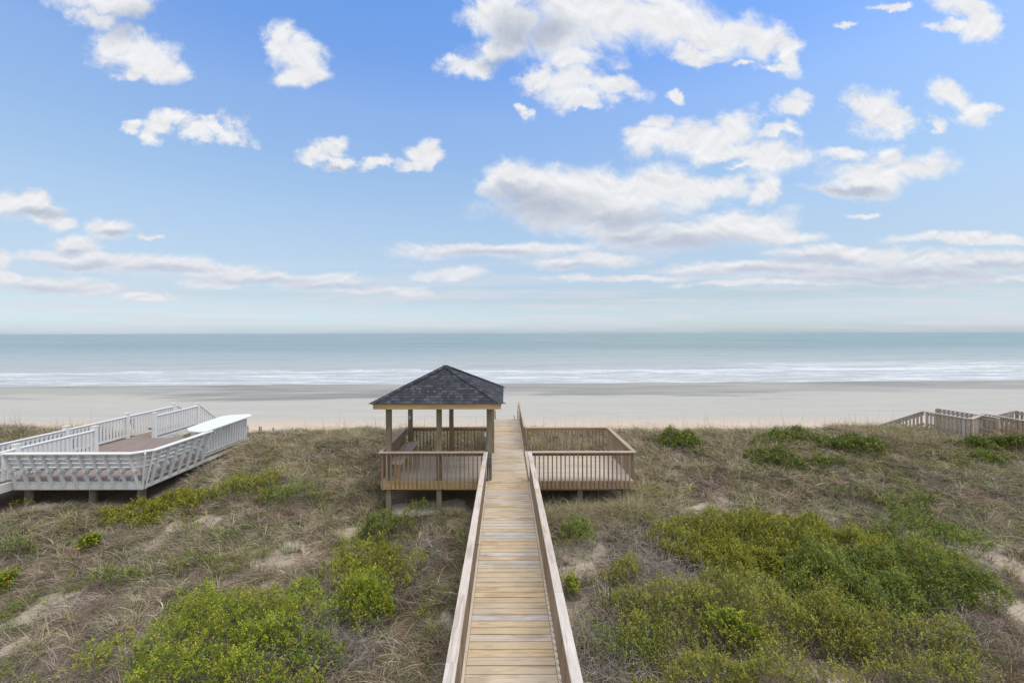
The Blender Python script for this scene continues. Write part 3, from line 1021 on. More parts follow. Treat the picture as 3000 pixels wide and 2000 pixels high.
# electrical ------------------------------------------------------------------
eb = empty('electrical_box', (-0.475, 12.62, 0.59))
tag(eb, 'dark grey electrical box with conduit strapped to the front gazebo post beside the walkway', 'electrical box')
EO = (-0.475, 12.62, 0.59)
mb = MB(); mb.box(-0.552, -0.405, 12.56, 12.655, 0.47, 0.71); mb.build('housing', M['box_grey'], eb, EO, 0.006)
mb = MB(); mb.box(-0.545, -0.412, 12.552, 12.559, 0.48, 0.70); mb.build('cover', M['box_grey'], eb, EO, 0.002)
mb = MB(); mb.tube([(-0.49, 12.60, 0.47), (-0.49, 12.60, 0.24), (-0.49, 12.60, 0.0)], 0.013); mb.build('conduit', M['metal_grey'], eb, EO)
mb = MB(); mb.tube([(-0.53, 12.62, 0.71), (-0.53, 12.62, 0.76), (-0.562, 12.66, 0.80), (-0.562, 12.70, 0.85), (-0.562, 12.71, 1.27)], 0.012); mb.build('conduit', M['metal_grey'], eb, EO)
for (nm, x, y, z, lab) in (('outlet_box', -0.575, 12.72, 1.34, 'small grey weatherproof outlet high on the front post beside the walkway'),
                           ('outlet_box', -3.42, 15.535, 1.29, 'small grey weatherproof outlet on the far post above the bench end')):
    o = empty(nm, (x, y, z)); tag(o, lab, 'outlet', 'weatherproof outlets')
    mb = MB(); mb.box(-0.035, 0.035, -0.028, 0.022, -0.06, 0.06) if x < -1 else mb.box(-0.035, 0.024, -0.04, 0.04, -0.07, 0.07)
    mb.build('box', M['outlet'], o, bevel=0.008)
    mb = MB(); mb.box(-0.028, 0.028, -0.04, -0.029, -0.05, 0.05) if x < -1 else mb.box(-0.048, -0.036, -0.03, 0.03, -0.055, 0.06)
    mb.build('cover', M['outlet'], o, bevel=0.004)
    mb = MB(); mb.tube([(0, 0, -0.07), (0, 0, -0.2)], 0.011); mb.build('conduit', M['metal_grey'], o)

# ------------------------------------------------------------------ neighbour's white deck
WZ = -0.3
wd = empty('white_deck', (-13.5, 16.4, WZ))
tag(wd, 'neighbouring white-painted deck with brown composite boards on round piles', 'deck')
WO = (-13.5, 16.4, WZ)


def clip_strip(poly, p, d, w):
    """clip the convex polygon to the strip of width w along direction d through p"""
    n = Vector((-d.y, d.x))
    def cut(pl, nn, off):
        out = []
        for k in range(len(pl)):
            a, b_ = pl[k], pl[(k + 1) % len(pl)]
            da, db = a.dot(nn) - off, b_.dot(nn) - off
            if da >= 0: out.append(a)
            if da * db < 0: out.append(a + (b_ - a) * (da / (da - db)))
        return out
    o0 = p.dot(n)
    pl = cut(poly, n, o0)
    if len(pl) > 2:
        pl = cut(pl, -n, -(o0 + w))
    return pl


mb = MB()
poly = [Vector(q) for q in ((-15.55, 13.6), (-11.4, 13.6), (-11.4, 19.2), (-15.55, 19.2))]
d = Vector((-0.5, 1)).normalized()
for k in range(-60, 90):
    pl = clip_strip(poly, Vector((-13.5, 16.4)) + Vector((-d.y, d.x)) * (k * 0.145), d, 0.137)
    if len(pl) > 2:
        mb.prism([(q.x, q.y) for q in pl], WZ - 0.03, WZ)
mb.build('decking', M['composite'], wd, WO)
mb = MB()
y = 8.0
while y < 22.0:
    mb.box(-16.75, -15.56, y, y + 0.137, WZ - 0.03, WZ + 0.001)
    y += 0.145
mb.build('walkway_decking', M['composite'], wd, WO)


def fascia(mb, a, b_, out):
    a = Vector(a); b_ = Vector(b_); o = Vector(out)
    for (z0, z1, t0, t1) in ((WZ - 0.14, WZ - 0.012, 0.0, 0.03), (WZ - 0.25, WZ - 0.14, 0.0, 0.05), (WZ - 0.275, WZ - 0.252, 0.0, 0.03)):
        p = a + o * (t0 + t1) / 2; q = b_ + o * (t0 + t1) / 2
        mb.bar((p.x, p.y, (z0 + z1) / 2), (q.x, q.y, (z0 + z1) / 2), t1 - t0, z1 - z0)


mb = MB()
fascia(mb, (-15.40, 13.6), (-11.37, 13.6), (0, -1)); mb.build('fascia', M['white'], wd, WO)
mb = MB(); fascia(mb, (-11.4, 13.57), (-11.4, 19.23), (1, 0)); mb.build('fascia', M['white'], wd, WO)
mb = MB(); mb.box(-15.56, -11.4, 19.2, 19.24, WZ - 0.25, WZ - 0.01); mb.build('fascia', M['white'], wd, WO)
mb = MB(); mb.box(-15.55, -15.42, 8.0, 13.58, WZ - 0.27, WZ - 0.012); mb.build('fascia', M['white'], wd, WO)
mb = MB(); mb.box(-15.55, -15.51, 19.26, 22.0, WZ - 0.27, WZ - 0.012); mb.build('fascia', M['white'], wd, WO)
mb = MB(); mb.box(-16.80, -16.76, 8.0, 22.0, WZ - 0.27, WZ - 0.012); mb.build('fascia', M['white'], wd, WO)
for (px, py) in ((-15.2, 13.85), (-13.15, 13.85), (-11.62, 13.85), (-15.6, 12.0), (-11.62, 17.0), (-13.15, 17.0), (-15.3, 17.0), (-16.6, 12.0), (-16.6, 17.0), (-15.7, 21.5), (-16.6, 21.5), (-11.7, 18.9)):
    g0 = float(ground(px, py)) - 0.5
    mb = MB(); mb.tube([(px, py, g0), (px, py, -1.0), (px, py, WZ - 0.05)], [0.125, 0.12, 0.118], 14)
    mb.build('pile', M['pile'], wd, WO)
mb = MB()
for k in range(9):
    x = -15.4 + k * 0.5
    mb.box(x, x + 0.04, 13.66, 19.15, WZ - 0.22, WZ - 0.035)
mb.build('joists', M['joist'], wd, WO)

_wb = {}


def white_rail(label, x, y0, y1, posts, z0=WZ, side=1, z1=None):
    z1 = z0 if z1 is None else z1
    e = empty('white_railing', (x, y0, z0))
    tag(e, label, 'railing', 'white picket railings of the neighbouring deck')
    L = y1 - y0; dz = z1 - z0
    for yp in posts:
        zp = dz * (yp - y0) / L
        mb = MB(); mb.box(-0.075, 0.075, yp - y0 - 0.075, yp - y0 + 0.075, zp - 0.28, zp + 1.08)
        mb.box(-0.088, 0.088, yp - y0 - 0.088, yp - y0 + 0.088, zp + 1.081, zp + 1.115)
        mb.build('post', M['white'], e, bevel=0.005)
    mb = MB(); mb.bar((0, 0.0, 0.955), (0, L, 0.955 + dz), 0.13, 0.034); mb.build('handrail', M['white_top'], e, bevel=0.008)
    mb = MB(); mb.bar((0, 0.0, 0.88), (0, L, 0.88 + dz), 0.04, 0.11); mb.build('top_rail', M['white'], e)
    mb = MB(); mb.bar((0, 0.0, 0.11), (0, L, 0.11 + dz), 0.05, 0.08); mb.build('bottom_rail', M['white'], e)
    if 'pk' not in _wb:
        b2 = MB(); b2.box(-0.02, 0.012, -0.042, 0.042, 0.06, 0.90)
        _wb['pk'] = b2.mesh('baluster', M['white'])
    n = int(L / 0.15)
    for k in range(n):
        y = (k + 0.5) * L / n
        if any(abs(y + y0 - yp) < 0.11 for yp in posts):
            continue
        link('baluster', _wb['pk'], e, (0.032, y, dz * y / L))
    return e


white_rail('long white railing on the far side of the neighbouring walkway, three capped posts in view', -16.72, 8.4, 21.9, (11.1, 13.8, 16.5, 19.15, 21.8))
white_rail('white railing between the neighbouring walkway and its deck, ending at the deck opening', -15.58, 9.0, 16.5, (11.1, 13.8, 16.45))
white_rail('white railing from the deck opening to the top of the neighbouring beach stairs', -15.58, 19.2, 22.0, (19.25, 21.95))
white_rail('white railing sloping down with the neighbouring beach stairs', -15.58, 22.06, 25.0, (), WZ, 1, WZ - 2.1)
white_rail('white railing sloping down behind the top of the neighbouring stairs', -16.72, 22.06, 25.0, (), WZ, 1, WZ - 2.1)
ws = empty('white_stairs', (-16.15, 22.0, WZ)); tag(ws, 'white stairs from the neighbouring walkway down to the beach', 'stairs')
for k in range(12):
    mb = MB(); mb.box(-16.68, -15.62, 22.02 + 0.27 * k, 22.28 + 0.27 * k, WZ - 0.2 - 0.19 * k, WZ - 0.165 - 0.19 * k); mb.build('tread', M['composite'], ws, (-16.15, 22, WZ))
for x in (-16.7, -15.6):
    mb = MB(); mb.bar((x, 22.0, WZ - 0.2), (x, 25.3, WZ - 2.5), 0.04, 0.28); mb.build('stringer', M['white'], ws, (-16.15, 22, WZ))
lt = empty('gate_latch', (-15.62, 19.15, WZ + 0.42)); tag(lt, 'black iron latch on the white post at the deck opening', 'latch')
mb = MB(); mb.box(-0.10, 0.0, -0.03, 0.0, -0.03, 0.03); mb.bar((-0.16, -0.02, 0.03), (-0.02, -0.02, 0.0), 0.02, 0.03); mb.build('bolt', M['box_grey'], lt)
mb = MB(); mb.tube([(-0.06, -0.03, 0.0), (-0.06, -0.07, -0.03), (-0.06, -0.03, -0.06)], 0.01); mb.build('handle', M['box_grey'], lt)


def bench_rail(label, p0, ang, L, s, n):
    """white bench whose slanted supports carry the back boards and the cap; local y*s points outwards"""
    e = empty('railing_bench', (p0[0], p0[1], WZ), ang)
    tag(e, label, 'bench', 'white built-in benches along the neighbouring deck')
    for k in range(n):
        x = 0.06 + k * (L - 0.12) / (n - 1)
        mb = MB(); mb.bar((x, 0.05 * s, -0.24), (x, 0.40 * s, 0.93), 0.036, 0.095, (0, s, 0)); mb.build('support', M['white'], e, bevel=0.003)
        mb = MB(); mb.bar((x + 0.041, 0.03 * s, -0.2), (x + 0.041, -0.36 * s, 0.36), 0.036, 0.065, (0, s, 0)); mb.build('brace', M['white'], e)
        mb = MB(); mb.bar((x + 0.041, 0.30 * s, 0.385), (x + 0.041, -0.36 * s, 0.385), 0.036, 0.07); mb.build('arm', M['white'], e)
    mb = MB()
    for k in range(3):
        a = 0.14 - 0.165 * k
        mb.box(0, L, min(a * s, (a - 0.15) * s), max(a * s, (a - 0.15) * s), 0.43, 0.465)
    mb.build('seat', M['white_top'], e, bevel=0.004)
    mb = MB()
    for z in (0.56, 0.70, 0.85):
        y = (0.05 + 0.35 * (z + 0.24) / 1.17) * s - 0.085 * s
        mb.bar((0, y, z), (L, y, z), 0.036, 0.105, (0, 0.3 * s, 1))
    mb.build('backrest', M['white'], e)
    mb = MB(); mb.box(-0.02, L + 0.02, min(0.28 * s, 0.47 * s), max(0.28 * s, 0.47 * s), 0.94, 0.978)
    mb.build('handrail', M['white_top'], e, bevel=0.008)
    return e


bench_rail('white built-in bench seen from behind along the house side of the neighbouring deck', (-15.32, 13.6), 0.0, 3.92, -1, 11)
bench_rail('white built-in bench along the dune side of the neighbouring deck, ending at the bar table', (-11.4, 13.78), R(90), 2.45, -1, 7)
cr = empty('corner_seat', (-11.4, 13.6, WZ)); tag(cr, 'angled white corner piece joining the two built-in benches', 'bench', 'white built-in benches along the neighbouring deck')
mb = MB(); mb.prism([(0.01, -0.475), (0.475, 0.0), (0.475, 0.17), (0.285, 0.17), (0.285, 0.08), (-0.08, -0.285), (-0.10, -0.285), (-0.02, -0.475)][::1], 0.9405, 0.9785)
mb.build('handrail', M['white_top'], cr, bevel=0.006)
mb = MB()
for z in (0.56, 0.70, 0.85):
    q = 0.05 + 0.35 * (z + 0.24) / 1.17 - 0.085
    mb.bar((0.0, -q, z), (q, 0.15, z), 0.025, 0.125, (0.2, -0.2, 1))
mb.build('backrest', M['white'], cr)
mb = MB(); mb.prism([(0.0, -0.14), (0.14, 0.14), (-0.30, 0.17), (-0.30, 0.30), (-0.02, 0.30)][:3], 0.4305, 0.4655); mb.build('seat', M['white_top'], cr)
mb = MB(); mb.bar((0.03, -0.03, -0.24), (0.28, -0.22, 0.93), 0.04, 0.13, (1, -1, 0)); mb.bar((0.06, 0.05, -0.24), (0.36, 0.0, 0.93), 0.04, 0.13, (1, -1, 0))
mb.build('support', M['white'], cr)

e = empty('white_railing', (-11.43, 16.3, WZ)); tag(e, 'short upright white railing under the bar table at the deck corner', 'railing', 'white picket railings of the neighbouring deck')
for y in (0.0, 2.74):
    mb = MB(); mb.box(-0.05, 0.05, y - 0.05, y + 0.05, -0.24, 0.93); mb.build('post', M['white'], e, bevel=0.004)
mb = MB(); mb.box(-0.02, 0.03, 0.05, 2.69, 0.83, 0.93); mb.build('top_rail', M['white'], e)
b2 = MB(); b2.box(-0.018, 0.018, -0.045, 0.045, 0.04, 0.83); pk = b2.mesh('baluster', M['white'])
mb = MB(); mb.box(-0.02, 0.03, 0.05, 2.69, 0.02, 0.09); mb.build('bottom_rail', M['white'], e)
for k in range(16):
    link('baluster', pk, e, (0.03, 0.18 + k * 0.162, 0))
tb = empty('bar_table', (-11.7, 17.6, WZ)); tag(tb, 'long white bar table with clipped corners at the end of the neighbouring deck', 'table')
mb = MB(); mb.prism([(-12.08, 16.45), (-12.32, 18.75), (-12.15, 19.10), (-11.38, 19.30), (-11.08, 18.98), (-10.98, 16.0), (-11.25, 15.86), (-11.7, 16.0)][::-1], WZ + 0.985, WZ + 1.03)
mb.build('table_top', M['white_top'], tb, (-11.7, 17.6, WZ), 0.01)
for y in (16.7, 18.6):
    mb = MB(); mb.box(-12.1, -11.9, y, y + 0.09, WZ, WZ + 0.984); mb.build('leg', M['white'], tb, (-11.7, 17.6, WZ))

# rope fence posts on the seaward face of the dune
for k, (x, y) in enumerate(((-13.9, 23.4), (-12.9, 22.9), (-12.0, 22.4), (-14.6, 21.6), (-12.2, 21.5), (-11.6, 23.6))):
    g0 = float(ground(x, y))
    top = CZ - (1246 + 3 * (k % 3) - HZY) * y / FOC + 0.02
    o = link('rope_post', MB().tube([(0, 0, g0 - top - 0.3), (0.01, 0, (g0 - top) / 2), (0, 0, 0)], [0.034, 0.032, 0.03], 8).mesh('rope_post', M['post']), None, (x, y, top))
    tag(o, ['slim grey post nearest the bar table, far end of the rope', 'slim grey post second from the far end of the rope', 'slim grey post in the middle of the rope line',
            'slim grey post beside the corner of the white deck', 'low slim grey post in front of the rope line', 'slim grey post at the grass end of the rope line'][k], 'post', 'rope fence posts behind the white deck')
mb = MB()
pp = [(-14.6, 21.6), (-13.9, 23.4), (-12.9, 22.9), (-12.0, 22.4), (-11.6, 23.6)]
tops = [3, 0, 1, 2, 5]
for k in range(4):
    a, b_ = pp[k], pp[k + 1]
    za = CZ - (1246 + 3 * (tops[k] % 3) - HZY) * a[1] / FOC; zb = CZ - (1246 + 3 * (tops[k + 1] % 3) - HZY) * b_[1] / FOC
    pts = []
    for j in range(9):
        t = j / 8
        pts.append((a[0] + (b_[0] - a[0]) * t, a[1] + (b_[1] - a[1]) * t, za + (zb - za) * t - 0.05 - 0.25 * 4 * t * (1 - t) * 0.6))
    mb.tube(pts, 0.012, 5)
tag(mb.build('rope', M['grey_wood_x']), 'sagging rope strung between the slim grey dune posts', 'rope')

# ------------------------------------------------------------------ weathered fence on the far dune
pk_me = MB().box(-0.047, 0.047, -0.01, 0.012, -1.05, -0.02).mesh('picket', M['grey_wood'])


def grey_rail(label, a, b_, za, zb, posts=(0, 1), low=0.55, step=0.175, long=None, f=1):
    a = Vector((a[0], a[1], za)); b_ = Vector((b_[0], b_[1], zb))
    e = empty('grey_railing', tuple(a), math.atan2(b_.y - a.y, b_.x - a.x))
    tag(e, label, 'railing', 'weathered picket railings of the other beach access')
    L = math.hypot(b_.x - a.x, b_.y - a.y); dz = zb - za
    mb = MB(); mb.bar((-0.03, 0, 0.01), (L + 0.03, 0, dz + 0.01), 0.13, 0.036); mb.build('handrail', M['grey_wood_x'], e)
    mb = MB(); mb.bar((0, -0.03 * f, -0.1), (L, -0.03 * f, dz - 0.1), 0.035, 0.085); mb.bar((0, -0.03 * f, -low), (L, -0.03 * f, dz - low), 0.035, 0.085); mb.build('cross_rail', M['grey_wood_x'], e)
    for t in posts:
        mb = MB(); mb.box(L * t - 0.045, L * t + 0.045, -0.075 * f - 0.025, -0.075 * f + 0.025, dz * t - 1.5, dz * t - 0.01); mb.build('post', M['grey_wood'], e)
    n = int(L / step)
    for k in range(n):
        x = (k + 0.5) * L / n
        p = link('picket', pk_me, e, (x, 0.006 * f, dz * x / L))
        if long:
            p.scale = (1, 1, long)
    return e


GT = CZ - 3.6
grey_rail('weathered railing sloping down from the tallest post towards the beach', (19.0, 19.7), (18.9, 22.9), GT, GT - 1.62, (0.5, 1), long=1.0)
grey_rail('long weathered railing of close pickets from the tallest post to the corner', (19.0, 19.6), (19.2, 17.9), GT, GT, (0, 1), step=0.150, f=-1)
grey_rail('short weathered railing between the corner and the wide pale post', (19.22, 17.9), (20.9, 18.95), GT, GT, (1,), step=0.150, f=-1)
grey_rail('weathered railing running off the edge of the view past the wide pale post', (20.95, 19.0), (21.2, 15.0), GT + 0.02, GT - 0.05, (0, 0.33, 0.66, 1), step=0.150, f=-1)
grey_rail('weathered railing on the far side of the other beach access, white-grey cap showing', (19.95, 20.0), (20.6, 18.1), GT + 0.07, GT - 0.0, (0, 1), step=0.150)
grey_rail('weathered railing rising to the small peak behind the picket railing', (21.8, 19.3), (23.0, 19.6), GT - 0.1, GT + 0.05, (1,), step=0.150)
grey_rail('weathered railing falling from the small peak towards the edge of the view', (23.05, 19.6), (23.2, 18.2), GT + 0.05, GT - 0.06, (1,), step=0.150)
gb = empty('grey_walkway', (20.2, 18.5, GT - 0.95)); tag(gb, 'weathered board walkway between the grey picket railings', 'boardwalk')
mb = MB(); mb.prism([(19.1, 19.9), (19.25, 17.9), (20.9, 18.95), (21.1, 15), (22.6, 15), (22.6, 20.2)], GT - 1.0, GT - 0.95); mb.build('decking', M['grey_wood_x'], gb, (20.2, 18.5, GT - 0.95))
for (px, py) in ((19.3, 19.4), (20.4, 19.4), (22.3, 17), (21.3, 15.4), (22.3, 19.8)):
    mb = MB(); mb.box(px - .06, px + .06, py - .06, py + .06, float(ground(px, py)) - 0.4, GT - 1.0); mb.build('support_post', M['grey_wood'], gb, (20.2, 18.5, GT - 0.95))


# ------------------------------------------------------------------ person on the beach
def person():
    x, y = (387 - VPX) * 52.6 / FOC, 52.6
    zg = float(ground(x, y))
    e = empty('person', (x, y, zg))
    tag(e, 'person in a red top and dark trousers standing on the sand behind the white railing', 'person')
    S_ = 1.0
    def skin(name, pts, edges, rad, mat, sub=2):
        me = bpy.data.meshes.new(name)
        me.from_pydata(pts, edges, [])
        o = link(name, me, e)
        o.modifiers.new('skin', 'SKIN')
        for i_, r_ in enumerate(rad):
            me.skin_vertices[0].data[i_].radius = r_ if isinstance(r_, tuple) else (r_, r_)
        me.skin_vertices[0].data[0].use_root = True
        s_ = o.modifiers.new('sub', 'SUBSURF'); s_.levels = sub; s_.render_levels = sub
        me.materials.append(mat)
        return o
    def flat(name, c, r=0.8):
        m, T, b = new_mat(name)
        n = T.noise(T.add('ShaderNodeTexCoord').outputs['Object'], 20, 3)
        T.l.new(T.mix(T.mapr(n, 0.3, 0.7, 0, 0.3), c, tuple(k * 0.7 for k in c)), b.inputs['Base Color'])
        b.inputs['Roughness'].default_value = r
        return m
    sk, red, dark, hair = flat('skin', (0.50, 0.30, 0.22), 0.6), flat('red_cloth', (0.42, 0.015, 0.05)), flat('dark_cloth', (0.03, 0.03, 0.04)), flat('dark_hair', (0.07, 0.045, 0.03))
    # one continuous body
    pts = [(0, 0, .82), (0, 0, .96), (0, 0, 1.12), (0, 0, 1.24), (0, 0, 1.31), (0, -.01, 1.38), (0, -.015, 1.46),
           (-.08, 0, .76), (-.09, -.01, .44), (-.09, .02, .09), (-.09, -.10, .03),
           (.08, 0, .76), (.10, .03, .44), (.10, .06, .09), (.10, -.06, .03),
           (-.15, 0, 1.22), (-.20, .01, .98), (-.21, -.05, .77), (-.21, -.07, .70),
           (.15, 0, 1.22), (.20, .01, .98), (.20, -.06, .77), (.20, -.08, .70)]
    ed = [(0, 1), (1, 2), (2, 3), (3, 4), (4, 5), (5, 6), (0, 7), (7, 8), (8, 9), (9, 10), (0, 11), (11, 12), (12, 13), (13, 14), (3, 15), (15, 16), (16, 17), (17, 18), (3, 19), (19, 20), (20, 21), (21, 22)]
    rad = [(.12, .09), (.10, .075), (.12, .085), (.11, .075), .045, (.065, .08), (.06, .075), .075, .052, .034, .03, .075, .052, .034, .03, .05, .036, .026, .022, .05, .036, .026, .022]
    skin('body', pts, ed, rad, sk)
    sh = [(0, 0, .84), (0, 0, .98), (0, 0, 1.12), (0, 0, 1.26), (-.15, 0, 1.22), (-.20, .01, .98), (-.21, -.04, .82), (.15, 0, 1.22), (.20, .01, .98), (.20, -.05, .82)]
    skin('top', sh, [(0, 1), (1, 2), (2, 3), (3, 4), (4, 5), (5, 6), (3, 7), (7, 8), (8, 9)], [(.145, .11), (.12, .095), (.138, .10), (.10, .085), .062, .047, .038, .062, .047, .038], red)
    tr = [(0, 0, .86), (-.08, 0, .76), (-.09, -.01, .44), (-.09, .02, .10), (.08, 0, .76), (.10, .03, .44), (.10, .06, .10)]
    skin('trousers', tr, [(0, 1), (1, 2), (2, 3), (0, 4), (4, 5), (5, 6)], [(.135, .10), .09, .066, .05, .09, .066, .05], dark)
    skin('hair', [(0, .02, 1.50), (0, .045, 1.42), (0, .05, 1.30)], [(0, 1), (1, 2)], [(.075, .07), (.08, .06), (.06, .03)], hair)


person()

# ------------------------------------------------------------------ vegetation
def m_leaf(name, rough=0.75, trans=0.18):
    m, T, b = new_mat(name)
    at = T.add('ShaderNodeAttribute', attribute_name='tone')
    T.l.new(at.outputs['Color'], b.inputs['Base Color'])
    b.inputs['Roughness'].default_value = rough
    b.inputs['Specular IOR Level'].default_value = 0.15
    if trans:
        tr = T.add('ShaderNodeBsdfTranslucent')
        T.l.new(at.outputs['Color'], tr.inputs['Color'])
        mx = T.add('ShaderNodeMixShader')
        mx.inputs[0].default_value = trans
        T.l.new(b.outputs[0], mx.inputs[1]); T.l.new(tr.outputs[0], mx.inputs[2])
        T.l.new(mx.outputs[0], T.n['Material Output'].inputs[0])
    return m


M['blade'] = m_leaf('grass_blade', 0.8, 0.2)
M['leaf'] = m_leaf('shrub_leaf', 0.5, 0.15)
M['twig'] = m_leaf('dry_twig', 0.9, 0.0)


def blocked(x, y, pad=0.0):
    """under the decks and walkways"""
    b = (np.abs(x - 0.07) < 0.70 + pad) & (y < 22)
    b |= (x > -3.7 - pad) & (x < 3.8 + pad) & (y > 12.55 - pad) & (y < 15.95)
    b |= (x > -15.6) & (x < -11.2 + pad) & (y > 13.4 - pad) & (y < 19.4)
    b |= (x > -16.95) & (x < -15.3 + pad) & (y < 26)
    b |= (x > 19.0) & (x < 23) & (y > 17.9) & (y < 20.5)
    return b


SHRUBS = [
 # u, v, ru, rv, height, palette, sprigs per m2, leaf, gaps, label
 (455, 1515, 160, 36, 0.28, 'yel', 200, .040, .28, 'low yellow-green creeping shrub in front of the corner pile of the white deck'),
 (740, 1445, 115, 34, 0.32, 'olv', 170, .036, .38, 'patchy yellow-green shrub on the slope beyond the white deck corner'),
 (845, 1480, 110, 42, 0.30, 'mid', 160, .036, .40, 'loose darker green shrub halfway between the white deck and the gazebo platform'),
 (560, 1562, 45, 24, 0.22, 'olv', 150, .034, .35, 'small olive shrub below the large yellow-green creeping shrub'),
 (1225, 1528, 48, 30, 0.28, 'drk', 170, .034, .38, 'small dark shrub beside the gazebo platform front'),
 (1130, 1592, 85, 52, 0.36, 'drk', 220, .034, .38, 'dark leafy shrub between the gazebo platform and the bright bushes'),
 (1085, 1705, 150, 75, 0.50, 'yel', 230, .034, .30, 'broad yellow-tinged bush behind the round bright bush near the walkway'),
 (1068, 1835, 88, 66, 0.55, 'brt', 420, .033, .18, 'round bright green bush near the gazebo side of the walkway'),
 (885, 1790, 60, 60, 0.35, 'brt', 190, .036, .40, 'upright green shrub between the grey dead branches and the big foreground thicket'),
 (680, 1930, 280, 110, 0.55, 'brt', 330, .030, .30, 'big bright green thicket at the front edge of the dune'),
 (700, 1825, 230, 55, 0.38, 'yel', 190, .032, .36, 'olive shrub band behind the big bright foreground thicket'),
 (340, 1970, 170, 55, 0.38, 'brt', 210, .034, .38, 'low olive shrub at the very front of the sandy corner'),
 (890, 1960, 130, 60, 0.45, 'mid', 200, .038, .34, 'green shrub next to the tangle of grey dead branches at the front'),
 (330, 1718, 120, 20, 0.22, 'drk', 140, .034, .40, 'thin dark creeping shrub crossing the bare sand slope'),
 (45, 1640, 60, 26, 0.28, 'mid', 160, .036, .38, 'small green shrub on the pale slope under the white walkway side'),
 (105, 1486, 60, 14, 0.22, 'brt', 150, .040, .35, 'small bright clump at the foot of the first white deck pile'),
 (265, 1480, 60, 12, 0.2, 'drk', 150, .038, .38, 'small dark clump beside the middle pile of the white deck'),
 (560, 1680, 90, 20, 0.2, 'mid', 120, .034, .42, 'sparse green creeper in the brown grass below the yellow shrubs'),
 (2330, 1640, 370, 130, 0.40, 'yel', 430, .030, .12, 'very large yellow-green shrub mat on the dune beyond the open platform'),
 (2700, 1600, 140, 50, 0.45, 'mid', 300, .034, .28, 'greener lobe at the seaward end of the large shrub mat'),
 (2560, 1765, 270, 105, 0.62, 'mid', 340, .034, .16, 'dark green dense thicket on the lower side of the large yellow mat'),
 (2860, 1775, 105, 36, 0.42, 'mid', 230, .036, .26, 'leafy green shrub tongue reaching the sandy track'),
 (2230, 1855, 420, 115, 0.46, 'olv', 280, .030, .22, 'wide twiggy olive thicket at the front below the large mat'),
 (2150, 1905, 95, 50, 0.50, 'brt', 240, .042, .26, 'bright green leafy bush amid the twiggy olive thicket'),
 (2620, 1935, 290, 75, 0.42, 'olv', 200, .030, .30, 'sparse olive shrub with bare stems in the front corner'),
 (640, 2055, 330, 60, 0.50, 'brt', 260, .032, .30, 'bright green shrubs closing the very front of the dune on the gazebo side'),
 (2150, 2050, 360, 60, 0.42, 'olv', 260, .030, .26, 'olive shrubs closing the very front of the dune beside the open-side railing'),
 (2740, 2040, 240, 50, 0.36, 'olv', 200, .030, .36, 'scrubby olive shrub in the front corner farthest from the boardwalk'),
 (1690, 1600, 62, 44, 0.34, 'mid', 200, .034, .34, 'feathery green shrub behind the open-side railing'),
 (1825, 1715, 62, 40, 0.34, 'olv', 180, .034, .38, 'yellowish shrub standing in grey dead branches'),
 (1676, 1745, 22, 36, 0.30, 'brt', 260, .040, .26, 'small bright green bush right beside the open-side railing'),
 (1905, 1565, 40, 40, 0.28, 'drk', 160, .034, .38, 'narrow dark shrub between the sand gap and the large mat'),
 (1840, 1960, 120, 60, 0.35, 'mid', 160, .034, .42, 'thin green shrub low in the grey branches near the walkway'),
 (1985, 1312, 66, 16, 0.32, 'mid', 220, .05, .28, 'rounded green shrub on the crest right of the open platform'),
 (2290, 1300, 90, 16, 0.28, 'mid', 200, .05, .32, 'green crest shrub midway along the dune top'),
 (2500, 1318, 90, 20, 0.30, 'drk', 220, .05, .30, 'dark crest shrub beside the white sand gap'),
 (2280, 1368, 75, 24, 0.30, 'drk', 230, .045, .28, 'compact dark shrub on the slope below the crest'),
 (2900, 1322, 125, 18, 0.34, 'drk', 260, .05, .20, 'large dark green shrub in front of the weathered picket railing'),
 (2890, 1362, 80, 14, 0.24, 'mid', 190, .045, .34, 'low lighter shrub under the large dark one by the picket railing'),
 (2420, 1370, 60, 14, 0.26, 'mid', 170, .045, .34, 'small green shrub between the two sand gaps of the far slope'),
 (2500, 1468, 60, 16, 0.28, 'drk', 170, .04, .36, 'small dark shrub behind the top of the large mat'),
 (2660, 1500, 110, 20, 0.28, 'mid', 160, .038, .38, 'flat green shrub at the seaward edge of the sandy track'),
]
SHP = [patch(*q[:4]) for q in SHRUBS]


def shrub_amt(x, y):
    s = np.zeros_like(x)
    for (cx, cy, rx, ry) in SHP:
        s = np.maximum(s, np.clip(2.2 - 2.2 * np.hypot((x - cx) / rx, (y - cy) / ry), 0, 1))
    return s


def scatter(n, ylo, yhi, margin=1.5):
    """points on the ground the picture can see, a margin beyond its edges"""
    y = np.sqrt(rng.uniform(ylo ** 2, yhi ** 2, n))
    xlo = -1480 / FOC * y - margin; xhi = 1520 / FOC * y + margin
    x = rng.uniform(0, 1, n) * (xhi - xlo) + xlo
    return x, y


